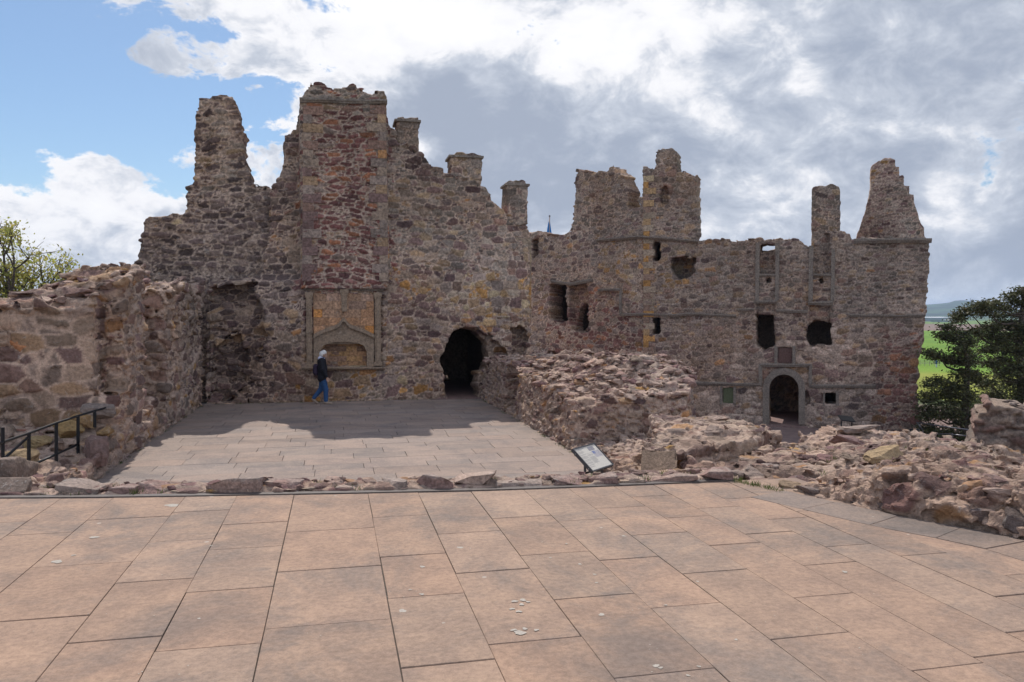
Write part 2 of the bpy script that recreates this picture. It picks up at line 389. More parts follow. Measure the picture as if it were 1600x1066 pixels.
# ------------------------------------------------------------------ castle
def facade(fr, outline, T, off=None, niches=(), ae=.09, af=.018):
    def solid(u, w, v):
        U, Vv = np.meshgrid(u, v, indexing='ij'); fu, fv = U.ravel(), Vv.ravel(); sh = U.shape
        dp = psdf(outline, fu, fv).reshape(sh)
        o = (off(fu, fv).reshape(sh) if off is not None else np.zeros(sh, np.float32)).astype(np.float32)
        w3 = w[None, :, None]; df = np.maximum(o[:, None, :] - w3, w3 - T); dp3 = dp[:, None, :]; gu, gv = np.gradient(dp); up_ = np.clip(np.abs(gv) / (np.hypot(gu, gv) + 1e-6) * 1.6 - .5, 0, 1); AE = (ae * (.38 + .62 * up_))[:, None, :]
        d = np.maximum(df, dp3); A = np.where(dp3 > df - .03, AE, af).astype(np.float32)
        for poly, dep, rough in niches:
            n = psdf(poly, fu, fv).reshape(sh)[:, None, :]
            c = np.maximum(n, w3 - o[:, None, :] - dep) if dep is not None else np.broadcast_to(n, d.shape)
            A = np.where(-c > d, rough, A); d = np.maximum(d, -c)
        return d, A
    return solid
def zones(base, zl, seed, soft=.5):
    def colour(c, i, V):
        col = pal(base, hf(i, 2)); n = (vnoise(c, 1.1, seed) - .5 + (hf(i, 1) - .5) * .8) * soft * 2
        for poly, pn, st in zl:
            m = (psdf(poly, c[:, 0], c[:, 2]) + n * 1.0 < 0) & (hf(i, 3) < st); col = np.where(m[:, None], pal(pn, hf(i, 2)), col)
        return col
    return colour
def bounds(poly, w0, w1, m=.25): return (poly[:, 0].min() - m, poly[:, 0].max() + m, w0, w1, poly[:, 1].min() - m, poly[:, 1].max() + m)
def bar(name, fr, pts, h, proj, mat, parent, w=0., back=.08, seed=0, step=.14):
    """moulding along a pixel path, standing proud of a wall"""
    q = [np.array(fr.px(x, y, w - proj / 2)) for x, y in pts]; L = [q[0]]
    for a, b in zip(q[:-1], q[1:]):
        n = max(1, int(np.linalg.norm(b - a) / step))
        for i in range(1, n + 1): L.append(a + (b - a) * i / n)
    L = np.array(L); r = np.random.RandomState(seed + 1); V = []; F = []
    T_ = np.gradient(L, axis=0); T_ /= np.linalg.norm(T_, axis=1, keepdims=True) + 1e-9; N = np.stack([-T_[:, 1], T_[:, 0]], 1)
    prof = [(-.5, back), (-.5, -proj * .55), (-.25, -proj * .7), (.05, -proj), (.42, -proj), (.5, -proj * .8), (.5, back)]
    hh = 1; pj = 1
    for i in range(len(L)):
        if i % 4 == 0: hh = r.uniform(.82, 1.12); pj = r.uniform(.6, 1.15)
        for a, b in prof:
            s = L[i] + N[i] * a * h * hh * r.uniform(.9, 1.1)
            V.append(fr.at(s[0], w + (b * pj if b < 0 else b) , s[1]))
    k = len(prof)
    for i in range(len(L) - 1):
        for j in range(k): F.append((i * k + j, i * k + (j + 1) % k, (i + 1) * k + (j + 1) % k, (i + 1) * k + j))
    F.append(tuple(range(k))); F.append(tuple(range((len(L) - 1) * k, len(L) * k))[::-1])
    return mk(name, V, F, mat, parent, None, False)
def boxm(lo, hi, fr=None, bev=.0):
    """bevel-free box verts/faces in wall coordinates"""
    V = [(x, y, z) for x in (lo[0], hi[0]) for y in (lo[1], hi[1]) for z in (lo[2], hi[2])]
    F = [(0, 1, 3, 2), (4, 6, 7, 5), (0, 4, 5, 1), (2, 3, 7, 6), (0, 2, 6, 4), (1, 5, 7, 3)]
    V = np.array(V, np.float32); return (fr.world(V) if fr is not None else V), F
def passage(fr, poly, floor_z, w0, depth, mat_i, mat_f, parent, name='passage', gap=None):
    """vaulted passage behind an opening: side walls, vault, end wall and floor"""
    u0, u1, vt = poly[:, 0].min() - .35, poly[:, 0].max() + .35, poly[:, 1].max() + .5
    prof = [(u0, floor_z)] + [((u0 + u1) / 2 - (u1 - u0) / 2 * math.cos(t), vt - .9 + .9 * math.sin(t)) for t in np.linspace(0, math.pi, 9)] + [(u1, floor_z)]
    V = []; F = []; n = 12; k = len(prof)
    for i in range(n + 1):
        for (a, b) in prof: V.append(fr.at(a, w0 + depth * i / n, b))
    for i in range(n):
        for j in range(k - 1):
            if gap and j == 0 and gap[0] <= i < gap[1]: continue
            F.append((i * k + j, i * k + j + 1, (i + 1) * k + j + 1, (i + 1) * k + j))
    F.append(tuple(n * k + j for j in range(k)))
    a = mk(name, V, F, mat_i, parent, None, False)
    V, F = boxm((u0 - (1.5 if gap else 0), w0 - 1.6, floor_z - .2), (u1, w0 + depth, floor_z + .012), fr)
    mk('passage_floor', V, F, mat_f, parent, None, False); return a
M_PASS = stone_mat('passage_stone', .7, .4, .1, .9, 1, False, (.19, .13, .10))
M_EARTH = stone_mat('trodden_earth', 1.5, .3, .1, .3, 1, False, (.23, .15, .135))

FZ = -1.19     # floor of the hall
CZ = -3.55     # courtyard
# --- 1: end wall of the hall -------------------------------------------------
f1 = Frame(0, 26.3, 0)
o1 = f1.poly([(322, 660), (322, 452), (345, 436), (405, 430), (418, 360), (421, 294), (434, 269), (442, 246), (442, 204), (463, 200), (465, 167), (474, 145), (484, 133), (497, 129), (521, 137), (541, 138), (566, 139), (574, 144), (603, 144), (604, 158), (607, 201), (618, 204), (622, 222), (656, 238), (670, 252), (674, 262), (690, 265), (704, 270), (730, 279), (755, 285), (766, 297), (774, 314), (790, 328), (808, 338), (826, 342), (831, 359), (832, 420), (829, 520), (831, 700), (322, 700)])
tower = f1.poly([(472, 700), (470, 430), (468, 145), (480, 100), (606, 100), (606, 300), (609, 440), (606, 458), (600, 700)])
tlow = f1.poly([(300, 445), (300, 700), (470, 700), (470, 445)])
def off1(u, v):
    t = np.clip(-psdf(tower, u, v) / .06, 0, 1) * (v > f1.px(540, 452)[1])
    step = np.clip((v - f1.px(400, 440)[1]) / .2, 0, 1) * (u < f1.px(468, 300)[0]) * .55   # upper flank set back
    r = np.clip((u - f1.px(640, 400)[0]) / 4, 0, 1) * np.clip((v - 1.5) / 3, 0, 1) * .5
    return -.16 * t + step + r
door1 = f1.poly([(689, 568), (688, 560), (697, 541), (707, 520), (722, 513), (745, 517), (760, 530), (766, 553), (764, 577), (748, 585), (747, 700), (697, 700), (697, 588)])
n1 = [(door1, None, .05),
      (f1.poly([(700, 545), (709, 520), (722, 511), (746, 512), (770, 528), (792, 545), (800, 700), (766, 700), (766, 560)]), .35, .05),
      (f1.poly([(326, 452), (352, 441), (400, 441), (404, 470), (414, 485), (418, 540), (402, 565), (392, 590), (385, 628), (326, 626)]), .55, .09),
      (f1.poly([(330, 540), (372, 520), (384, 560), (374, 612), (330, 624)]), .95, .09),
      (f1.poly([(345, 629), (347, 618), (357, 617), (362, 629)]), 1.15, .03),
      (f1.poly([(798, 530), (800, 512), (812, 508), (825, 516), (822, 560), (806, 575)]), .4, .06),
      (f1.poly([(500, 572), (500, 549), (508, 541), (523, 536), (540, 534), (557, 536), (568, 541), (573, 549), (573, 572)]), .26, .0),
      (f1.poly([(477, 460), (597, 460), (597, 574), (477, 574)]), .05, .0),
      (f1.poly([(402, 338), (415, 338), (416, 348), (403, 350)]), .5, .03)]
zl1 = [(f1.poly([(472, 100), (606, 100), (612, 440), (470, 458)]), 'purple', .96), (f1.poly([(470, 100), (606, 100), (606, 170), (470, 170)]), 'grey', .7),
       (f1.poly([(610, 420), (690, 435), (830, 380), (832, 515), (760, 512), (720, 480), (640, 470)]), 'ochre', .75),
       (f1.poly([(612, 200), (840, 200), (835, 420), (690, 430), (612, 400)]), 'grey', .75),
       (f1.poly([(478, 455), (597, 455), (597, 540), (478, 540)]), 'ochre', .0), (f1.poly([(430, 575), (690, 575), (690, 640), (430, 640)]), 'ochre', .45),
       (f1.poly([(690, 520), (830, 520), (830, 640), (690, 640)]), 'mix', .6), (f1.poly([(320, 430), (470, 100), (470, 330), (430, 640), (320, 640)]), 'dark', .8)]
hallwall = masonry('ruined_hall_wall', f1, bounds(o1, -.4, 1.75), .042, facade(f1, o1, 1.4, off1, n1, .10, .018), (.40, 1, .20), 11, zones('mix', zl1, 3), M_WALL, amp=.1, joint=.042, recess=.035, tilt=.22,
   alt=[(lambda p: psdf(tower, p[:, 0], p[:, 2] + .3 * np.sin(p[:, 0] * 3)) < 0, (.42, 1, .155)), (lambda p: psdf(zl1[2][0], p[:, 0], p[:, 2]) + .25 * np.sin(p[:, 0] * 4 + p[:, 2] * 3) < 0, (.36, 1, .27)), (lambda p: psdf(zl1[5][0], p[:, 0], p[:, 2]) + .2 * np.sin(p[:, 0] * 5) < 0, (.5, 1, .28))])
tagd(hallwall, 'tall ruined red and grey rubble end wall of the hall with carved niche and broken doorway', 'castle wall')
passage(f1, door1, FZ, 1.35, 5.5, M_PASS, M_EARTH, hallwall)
def chimney(fr, xl, xr, yt, yb, w0, dep, parent, seed, cap=True, pn='grey', tops=None):
    xm = (xl + xr) / 2; h = (yb - yt); tops = tops or [(xl + 1, yt + 2), (xl + (xr - xl) * .25, yt - 3), (xl + (xr - xl) * .5, yt - 1), (xl + (xr - xl) * .7, yt - 4), (xr - 2, yt)]
    o = fr.poly([(xl, yb)] + [(xl, yt + 5)] + tops + [(xr, yt + 5), (xr, yb)], w0)
    def off(u, v): return np.full(u.shape, w0, np.float32)
    c = masonry('chimney', fr, bounds(o, w0 - .25, w0 + dep + .25), .045, facade(fr, o, w0 + dep, off, (), .05, .015), (.42, .6, .24), seed, zones(pn, [], seed), M_FAR, parent, amp=.05, joint=.035, recess=.02, tilt=.15)
    if cap: 
        z = fr.px(xm, yt + 4, w0)[1]; a = fr.px(xl, yt, w0)[0]; b = fr.px(xr, yt, w0)[0]
        V, F = boxm((a - .055, w0 - .055, z - .05), (b + .055, w0 + dep + .05, z + .02), fr); mk('cap_stone', V, F, M_DRESSG, c, None, False)
    return c
chimney(f1, 619, 655, 184, 250, .35, .9, hallwall, 21, tops=[(621, 183), (640, 181), (653, 182)])
chimney(f1, 704, 753, 240, 290, .35, .9, hallwall, 22)
chimney(f1, 792, 825, 284, 350, .45, .8, hallwall, 23)
bar('string_course', f1, [(468, 156), (540, 158), (605, 159)], .13, .12, M_DRESSG, hallwall, -.16, .05, 3)
bar('cornice', f1, [(474, 451), (600, 452)], .10, .10, M_DRESSG, hallwall, 0, .05, 4)
# carved buffet niche
M_NICHE = stone_mat('carved_sandstone', 1.0, .3, .2, .5, 1., False, (.29, .21, .15))
M_ASH = None
def ashlar(name, fr, rect, w, courses, mat, parent, seed, pn='ochre', thick=.03, holes=None, gap=.008):
    """squared blocks laid in courses, each block its own colour, one mesh"""
    r = np.random.RandomState(seed); a = fr.px(rect[0], rect[3], w); b = fr.px(rect[2], rect[1], w)
    V = []; F = []; Cc = []; z = a[1]; n = courses
    for i in range(n):
        h = (b[1] - a[1]) / n; x = a[0]
        while x < b[0] - .02:
            L = r.uniform(.28, .62); x2 = min(b[0], x + L)
            if b[0] - x2 < .15: x2 = b[0]
            if holes is None or not holes((x + x2) / 2, z + h / 2):
                k = len(V); p = r.uniform(0, .012); q, f = boxm((x + gap / 2, w - thick - p, z + gap / 2), (x2 - gap / 2, w + .02, z + h - gap / 2), fr)
                V += list(q); F += [tuple(k + t for t in g) for g in f]; c = pal(pn, np.array([r.rand()]))[0] * r.uniform(.75, 1.2); Cc += [c] * 8
            x = x2
        z += h
    return mk(name, V, F, mat, parent, np.array(Cc), False)
PAL['panel'] = ([.35, .25, .15, .25], [(.50, .29, .17), (.42, .28, .21), (.55, .26, .09), (.42, .27, .18)])
PAL['amber'] = ([.4, .3, .2, .1], [(.42, .255, .125), (.36, .215, .12), (.29, .18, .125), (.45, .29, .15)])
niche = mk('carved_niche', *boxm((f1.px(491, 520)[0], .035, f1.px(540, 538)[1]), (f1.px(585, 520)[0], .047, f1.px(540, 455)[1]), f1), M_NICHE, hallwall, None, False)
def zz(y): return f1.px(540, y)[1]
def archy(x):     # underside of the depressed arch in pixels
    t = abs(x - 536.5) / 36.5; return 534 + 8 * min(1, t) ** 2.2 + (7 * max(0, t - .86) / .14)
ashlar('ashlar_panel', f1, (490, 458, 584, 522), .046, 5, M_WALL, niche, 5, 'panel', .022)
ashlar('blocked_recess', f1, (499, 533, 574, 573), .285, 5, M_WALL, niche, 6, 'amber', .03)
def hood(lo, hi, w0, w1, n=40, xa=490, xb=585):
    V = []; F = []
    for i in range(n + 1):
        x = xa + (xb - xa) * i / n
        for (y, w) in ((lo(x), w1), (lo(x), w0), (hi(x), w0), (hi(x), w1)):
            u, v = f1.px(x, y); V.append(f1.at(u, w, v))
    for i in range(n):
        for j in range(4): F.append((i * 4 + j, i * 4 + (j + 1) % 4, i * 4 + 4 + (j + 1) % 4, i * 4 + 4 + j))
    F.append((0, 3, 2, 1)); F.append(tuple(4 * n + q for q in (0, 1, 2, 3))); return V, F
def ogee(x):
    t = abs(x - 537) / 48.; return 508 + 15 * t ** 2 - (9 * math.exp(-((x - 537) / 5.5) ** 2)) - (3 * math.exp(-((x - 537) / 14.) ** 2))
mk('arch', *hood(lambda x: archy(x), lambda x: archy(x) - 9 + (0 if 499 < x < 574 else 3), -.06, .3, xa=500, xb=573), M_NICHE, niche, None, False)
mk('arch', *hood(lambda x: archy(x) - 8, lambda x: ogee(x) + 6, -.01, .05), M_NICHE, niche, None, False)
mk('hood_mould', *hood(lambda x: ogee(x) + 6, lambda x: ogee(x), -.1, .05), M_NICHE, niche, None, False)
for a, b in ((490, 500), (573, 584)):
    V, F = boxm((f1.px(a, 540)[0], -.03, zz(574)), (f1.px(b, 540)[0], .3, zz(538)), f1); mk('jamb', V, F, M_NICHE, niche, None, False)
def pil(x0, x1, y0, y1, full=True):
    a, b = f1.px(x0, 540)[0], f1.px(x1, 540)[0]; V = []; F = []
    def bx(a, b, w, z0, z1):
        k = len(V); q, f = boxm((a, w, z0), (b, .06, z1), f1); V.extend(q); F.extend([tuple(k + t for t in g) for g in f])
    m = (b - a) * .16; bx(a + m, b - m, -.06, zz(y1) + .1 * full, zz(y0) - .12); bx(a + 2.1 * m, b - 2.1 * m, -.08, zz(y1) + .16, zz(y0) - .2)
    bx(a, b, -.10, zz(y0) - .14, zz(y0) + .0); bx(a + m * .6, b - m * .6, -.085, zz(y0) - .2, zz(y0) - .14)
    if full: bx(a, b, -.09, zz(y1), zz(y1) + .12); bx(a + .5 * m, b - .5 * m, -.085, zz(520), zz(520) + .07)
    else: bx(a + m * 1.2, b - m * 1.2, -.11, zz(y1) - .06, zz(y1) + .02)
    mk('pilaster', V, F, M_NICHE, niche, None, False)
pil(477, 490, 457, 572); pil(584, 597, 457, 572); pil(532, 545, 452, 484, False)
bar('sill_shelf', f1, [(472, 576), (601, 576)], .10, .2, M_NICHE, niche, 0, .05, 9)

def quoins(fr, xy0, xy1, w, side, parent, seed, pn='mix', h=.27):
    r = np.random.RandomState(seed); a = np.array(fr.px(*xy0, w)); b2 = np.array(fr.px(*xy1, w)); n = int((b2[1] - a[1]) / h); V = []; F = []; Cc = []
    for i in range(n):
        t0, t1 = i / n, (i + 1) / n; x = a[0] + (b2[0] - a[0]) * (t0 + t1) / 2; L = r.uniform(.42, .6) if i % 2 else r.uniform(.22, .34); z0 = a[1] + (b2[1] - a[1]) * t0; z1 = a[1] + (b2[1] - a[1]) * t1
        x0, x1 = (x - .02, x + L) if side > 0 else (x - L, x + .02); q, f = boxm((x0, w - .018 - r.uniform(0, .014), z0 + .003), (x1, w + .25, z1 - .003), fr); k = len(V); V += list(q); F += [tuple(k + t for t in g) for g in f]; Cc += [pal(pn, np.array([r.rand()]))[0] * r.uniform(.85, 1.2)] * 8
    return mk('quoins', V, F, M_WALL, parent, np.array(Cc), False)
quoins(f1, (473, 440), (475, 165), -.16, 1, hallwall, 1); quoins(f1, (606, 440), (602, 165), -.16, -1, hallwall, 2, 'mix'); quoins(f1, (829, 500), (829, 372), .45, -1, hallwall, 3, 'ochre')
# --- 2: wall behind on the left with the tall pillar ---------------------------
f2 = Frame(0, 27.3, 0)
o2 = f2.poly([(196, 700), (200, 430), (214, 401), (221, 379), (215, 375), (222, 365), (225, 340), (264, 334), (290, 334), (291, 290), (302, 286), (304, 182), (312, 151), (330, 152), (342, 148), (364, 151), (373, 171), (376, 199), (383, 210), (381, 247), (391, 266), (392, 288), (422, 294), (470, 290), (475, 700)])
pilp = f2.poly([(300, 290), (304, 140), (380, 140), (392, 288)])
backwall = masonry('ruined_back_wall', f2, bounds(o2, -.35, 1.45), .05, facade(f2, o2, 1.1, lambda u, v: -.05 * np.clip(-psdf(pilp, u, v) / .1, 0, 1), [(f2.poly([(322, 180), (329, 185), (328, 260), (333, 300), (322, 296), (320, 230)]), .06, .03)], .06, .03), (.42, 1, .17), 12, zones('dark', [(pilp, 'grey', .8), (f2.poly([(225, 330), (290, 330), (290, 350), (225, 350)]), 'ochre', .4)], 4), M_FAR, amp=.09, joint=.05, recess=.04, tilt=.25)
tagd(backwall, 'dark rubble wall rising to a single tall narrow pillar left of the main tower', 'castle wall')

# --- 3/4: castle ranges round the courtyard -------------------------------------
def c2w(x, z): p = CAM + RT * x + np.array([sy_, cy_, 0]) * z; return p[0], p[1]
ca, cb = c2w(6.46, 39.4), c2w(18.11, 34.8)
f4 = Frame(ca[0], ca[1], math.degrees(math.atan2(cb[1] - ca[1], cb[0] - ca[0])))
cc = c2w(4.43, 41.0)
f3 = Frame(cc[0], cc[1], math.degrees(math.atan2(ca[1] - cc[1], ca[0] - cc[0])))
o4 = f4.poly([(1003, 760), (1003, 259), (1014, 260), (1024, 262), (1024, 234), (1036, 231), (1048, 230), (1057, 238), (1057, 268), (1074, 269), (1089, 275), (1089, 372), (1124, 373), (1150, 376), (1185, 374), (1217, 372), (1246, 375), (1265, 383), (1268, 392), (1275, 374), (1290, 362), (1313, 357), (1319, 361), (1329, 365), (1332, 373), (1344, 370), (1445, 372), (1452, 376), (1452, 415), (1450, 450), (1448, 486), (1444, 520), (1442, 545), (1434, 559), (1435, 589), (1431, 606), (1434, 630), (1438, 654), (1441, 760)])
arch = [(1202, 720), (1201, 610)] + [(1225 - 24 * math.cos(t), 608 - 23 * math.sin(t)) for t in np.linspace(.1, math.pi - .1, 11)] + [(1249, 610), (1249, 720)]
gate = f4.poly(arch)
def zf(y): return f4.px(1250, y)[1]
butt = f4.poly([(1372, 760), (1372, 560), (1385, 535), (1440, 520), (1460, 760)])
def off4(u, v):
    return -.35 * np.clip(-psdf(butt, u, v) / .25, 0, 1) - .06 * (v < zf(604))
n4 = [(gate, None, .012), (f4.poly([(1020, 377), (1031, 377), (1031, 407), (1020, 407)]), None, .01), (f4.poly([(1020, 497), (1031, 497), (1031, 522), (1020, 522)]), None, .01),
      (f4.poly([(1050, 404), (1072, 401), (1087, 404), (1088, 420), (1078, 434), (1062, 436), (1050, 422)]), 1.05, .09),
      (f4.poly([(1182, 474), (1211, 474), (1211, 546), (1190, 546), (1182, 538)]), .18, .02), (f4.poly([(1182, 492), (1208, 492), (1210, 544), (1192, 547), (1182, 536)]), None, .05),
      (f4.poly([(1266, 478), (1296, 478), (1297, 538), (1266, 538)]), .18, .02), (f4.poly([(1261, 512), (1272, 502), (1290, 501), (1298, 508), (1298, 538), (1265, 540), (1260, 528)]), None, .06),
      (f4.poly([(1188, 382), (1210, 382), (1210, 390), (1188, 390)]), None, .0), (f4.poly([(1188, 382), (1210, 382), (1210, 428), (1188, 428)]), .4, .01),
      (f4.poly([(1272, 360), (1296, 365), (1298, 428), (1272, 428)]), .4, .02), (f4.poly([(1129, 606), (1146, 606), (1146, 630), (1129, 630)]), .18, .0),
      (f4.poly([(1289, 614), (1306, 614), (1306, 632), (1289, 632)]), None, .01), (f4.poly([(1215, 543), (1237, 543), (1237, 568), (1215, 568)]), .12, .0),
      (f4.poly([(1251, 610), (1262, 612), (1266, 626), (1258, 636), (1251, 634)]), .3, .06), (f4.poly([(1197, 437), (1202, 434), (1204, 440), (1199, 443)]), .4, .0), (f4.poly([(1280, 437), (1285, 434), (1287, 440), (1282, 443)]), .4, .0),
      (f4.poly([(1031, 305), (1037, 288), (1043, 290), (1044, 318), (1033, 318)]), .35, .03)]
zl4 = [(f4.poly([(1000, 370), (1092, 370), (1060, 490), (1000, 490)]), 'ochre', .6), (f4.poly([(1000, 225), (1092, 225), (1092, 370), (1000, 370)]), 'grey', .6),
       (f4.poly([(1330, 370), (1455, 370), (1455, 490), (1300, 490)]), 'grey', .85), (f4.poly([(1000, 490), (1180, 490), (1180, 600), (1000, 610)]), 'mix', .7), (f4.poly([(1180, 540), (1370, 500), (1370, 700), (1080, 700), (1080, 600)]), 'harl', .85),
       (f4.poly([(1370, 530), (1460, 510), (1460, 760), (1370, 760)]), 'purple', .75), (f4.poly([(1092, 375), (1330, 375), (1330, 480), (1092, 480)]), 'grey', .5)]
range4 = masonry('gatehouse_range', f4, bounds(o4, -.75, 1.55), .055, facade(f4, o4, 1.3, off4, n4, .09, .02), (.40, 1, .22), 14, zones('mix', zl4, 6), M_FAR, amp=.09, joint=.06, recess=.04, tilt=.18, contrast=.8, mortar=(.38, .30, .25),
   alt=[(lambda p: psdf(butt, p[:, 0], p[:, 2]) < 0, (.34, 1, .13)), (lambda p: (p[:, 2] > zf(490)) & (p[:, 0] > f4.px(1300, 400)[0]), (.34, 1, .17)), (lambda p: (p[:, 2] < zf(545)) & (p[:, 0] > f4.px(1080, 600)[0]), (.5, 1, .3))])
tagd(range4, 'long rubble courtyard range with arched gateway, green shuttered opening and ruined windows', 'castle wall')
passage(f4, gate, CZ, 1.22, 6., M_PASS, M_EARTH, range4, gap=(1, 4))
def room(fr, x0, x1, y0, y1, w0, depth, parent):
    u0, v0 = fr.px(x0, y1); u1, v1 = fr.px(x1, y0); V = [fr.at(a, w, z) for w in (w0, w0 + depth) for a, z in ((u0, v0), (u1, v0), (u1, v1), (u0, v1))]
    return mk('window_recess', V, [(0, 1, 5, 4), (1, 2, 6, 5), (2, 3, 7, 6), (3, 0, 4, 7), (4, 5, 6, 7)], M_PASS, parent, None, False)
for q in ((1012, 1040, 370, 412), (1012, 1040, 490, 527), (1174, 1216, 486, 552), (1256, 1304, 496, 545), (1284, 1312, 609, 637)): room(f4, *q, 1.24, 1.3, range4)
def archring(fr, cx, cy, r0, r1, w, parent, nm='arch_surround', leg=663):
    V = []; F = []; pts = [(cx - r1, leg, cx - r0, leg)] + [(cx - r1 * math.cos(t), cy - r1 * math.sin(t), cx - r0 * math.cos(t), cy - r0 * math.sin(t)) for t in np.linspace(0, math.pi, 15)] + [(cx + r1, leg, cx + r0, leg)]
    for a, b, c, d in pts:
        for x, y in ((a, b), (c, d)):
            for ww in (w, w + .25): u, v = fr.px(x, y); V.append(fr.at(u, ww, v))
    for i in range(len(pts) - 1):
        k = i * 4; m = k + 4
        for q in ((0, 2, 2, 0), (1, 3, 3, 1)): F.append((k + q[0], k + q[1], m + q[1], m + q[0]))
        F.append((k, k + 1, m + 1, m)); F.append((k + 2, k + 3, m + 3, m + 2))
    F.append((0, 1, 3, 2)); n = len(V) - 4; F.append((n, n + 1, n + 3, n + 2))
    return mk(nm, V, F, M_DRESSG, parent, None, False)
archring(f4, 1225, 608, 23, 33, -.1, range4)
bar('string_course', f4, [(1080, 599), (1188, 602), (1188, 571), (1266, 571), (1266, 604), (1368, 604)], .16, .13, M_DRESSG, range4, -.05, .1, 5)
bar('string_course', f4, [(1006, 491), (1052, 493), (1078, 491), (1150, 494)], .13, .11, M_DRESSG, range4, 0, .1, 6)
bar('string_course', f4, [(1151, 484), (1178, 484)], .13, .11, M_DRESSG, range4, 0, .1, 61)
bar('string_course', f4, [(1213, 486), (1262, 487)], .13, .11, M_DRESSG, range4, 0, .1, 62)
bar('string_course', f4, [(1326, 493), (1400, 494), (1446, 493)], .13, .11, M_DRESSG, range4, 0, .1, 7)
bar('string_course', f4, [(1004, 371), (1050, 374), (1091, 378)], .15, .2, M_DRESSG, range4, 0, .1, 8)
bar('cornice', f4, [(1334, 377), (1400, 376), (1456, 376)], .2, .2, M_DRESSG, range4, 0, .1, 9)
bar('window_lintel', f4, [(1178, 472), (1214, 472)], .16, .13, M_DRESSG, range4, 0, .1, 10)
bar('window_lintel', f4, [(1262, 474), (1302, 474)], .2, .16, M_DRESSG, range4, 0, .1, 11)
for i, (a, b, y) in enumerate(((1186, 1212, 430), (1270, 1300, 430))): bar('window_sill', f4, [(a, y), (b, y)], .12, .1, M_DRESSG, range4, 0, .1, 12 + i)
for i, (x0, x1, y0, y1) in enumerate(((1180, 1187, 380, 470), (1211, 1218, 380, 470), (1263, 1271, 384, 470), (1298, 1305, 390, 470), (1210, 1215, 541, 570), (1238, 1243, 541, 570), (1286, 1289, 612, 634), (1306, 1311, 612, 634), (1125, 1129, 604, 632), (1146, 1150, 604, 632))):
    u0, v0 = f4.px(x0, y1); u1, v1 = f4.px(x1, y0); V, F = boxm((u0, -.07 if y0 < 600 else -.1, v0), (u1, .2, v1), f4); mk('window_jamb', V, F, M_DRESSG, range4, None, False)
u0, v0 = f4.px(1130, 630); u1, v1 = f4.px(1146, 606)
V, F = boxm((u0, .05, v0), (u1, .1, v1), f4); mk('shutter', V, F, plain('green_paint', (.12, .135, .075), .6, 0, .2), range4, None, False)
u0, v0 = f4.px(1216, 567); u1, v1 = f4.px(1237, 544); V, F = boxm((u0, .06, v0), (u1, .13, v1), f4); mk('carved_panel', V, F, plain('red_sandstone', (.13, .075, .065), .9, 0, .3), range4, None, False)
quoins(f4, (1006, 600), (1006, 275), 0, 1, range4, 4, 'ochre', .3)
# gable with two faces above the cornice
og = f4.poly([(1337, 374), (1347, 344), (1354, 324), (1361, 290), (1361, 257), (1371, 251), (1381, 246), (1391, 242), (1400, 248), (1401, 258), (1406, 259), (1406, 272), (1413, 272), (1414, 288), (1422, 289), (1422, 302), (1429, 303), (1430, 318), (1434, 330), (1440, 347), (1446, 355), (1447, 374)], .4)
rid = np.array([f4.px(1385, 290, .4), f4.px(1412, 374, .4)])
def offg(u, v):
    t = np.clip((v - rid[0, 1]) / (rid[1, 1] - rid[0, 1]), 0, 1); ur = rid[0, 0] + t * (rid[1, 0] - rid[0, 0])
    return .3 + .55 * np.abs(u - ur) * t + .35 * (1 - t) * 0 + .5 * np.clip((v - rid[1, 1]) / 4, 0, 1)
g = masonry('gable', f4, bounds(og, .0, 2.1), .055, facade(f4, og, 1.8, offg, (), .028, .02), (.3, 1, .14), 15, zones('pink', [(f4.poly([(1384, 280), (1412, 374), (1460, 380), (1440, 250)]), 'grey', .7)], 8), M_FAR, range4, amp=.05, joint=.04, recess=.02)
chimney(f4, 1268, 1313, 292, 395, .45, 1.1, range4, 25, False)
o3 = f3.poly([(770, 760), (790, 372), (830, 360), (841, 362), (845, 370), (849, 366), (860, 367), (861, 378), (871, 372), (880, 365), (891, 358), (896, 341), (898, 275), (902, 266), (922, 268), (947, 268), (952, 262), (958, 259), (965, 266), (972, 275), (982, 299), (980, 326), (992, 325), (1000, 322), (992, 312), (1000, 306), (1008, 306), (1008, 760)])
n3 = [(f3.poly([(858, 446), (868, 442), (884, 443), (885, 500), (872, 506), (858, 498)]), None, .05), (f3.poly([(889, 446), (900, 438), (914, 442), (920, 452), (918, 518), (906, 520), (889, 505)]), .6, .06),
      (f3.poly([(891, 505), (896, 482), (904, 474), (911, 480), (911, 510), (902, 521), (893, 516)]), None, .03), (f3.poly([(831, 375), (841, 372), (840, 398), (831, 404)]), .7, .04), (f3.poly([(850, 553), (860, 548), (872, 553), (870, 580), (850, 580)]), .7, .04),
      (f3.poly([(936, 456), (967, 456), (968, 491), (1006, 495), (1006, 580), (934, 580)]), .12, .02)]
zl3 = [(f3.poly([(930, 372), (1010, 368), (1010, 495), (930, 455)]), 'ochre', .65), (f3.poly([(934, 455), (1006, 492), (1006, 600), (850, 600), (850, 520)]), 'purple', .8), (f3.poly([(820, 360), (930, 360), (930, 450), (820, 450)]), 'grey', .6), (f3.poly([(890, 240), (1010, 240), (1010, 372), (890, 372)]), 'grey', .8)]
range3 = masonry('ruined_tower_wall', f3, bounds(o3, -.4, 1.6), .055, facade(f3, o3, 1.3, None, n3, .09, .02), (.38, 1, .22), 16, zones('mix', zl3, 9), M_FAR, amp=.09, joint=.05, recess=.035, tilt=.18, contrast=.85)
tagd(range3, 'grey and ochre ruined tower wall with two broken windows and a jagged opening at its top', 'castle wall')
for q in ((850, 888, 438, 512), (886, 918, 468, 526)): room(f3, *q, 1.24, 1.5, range3)
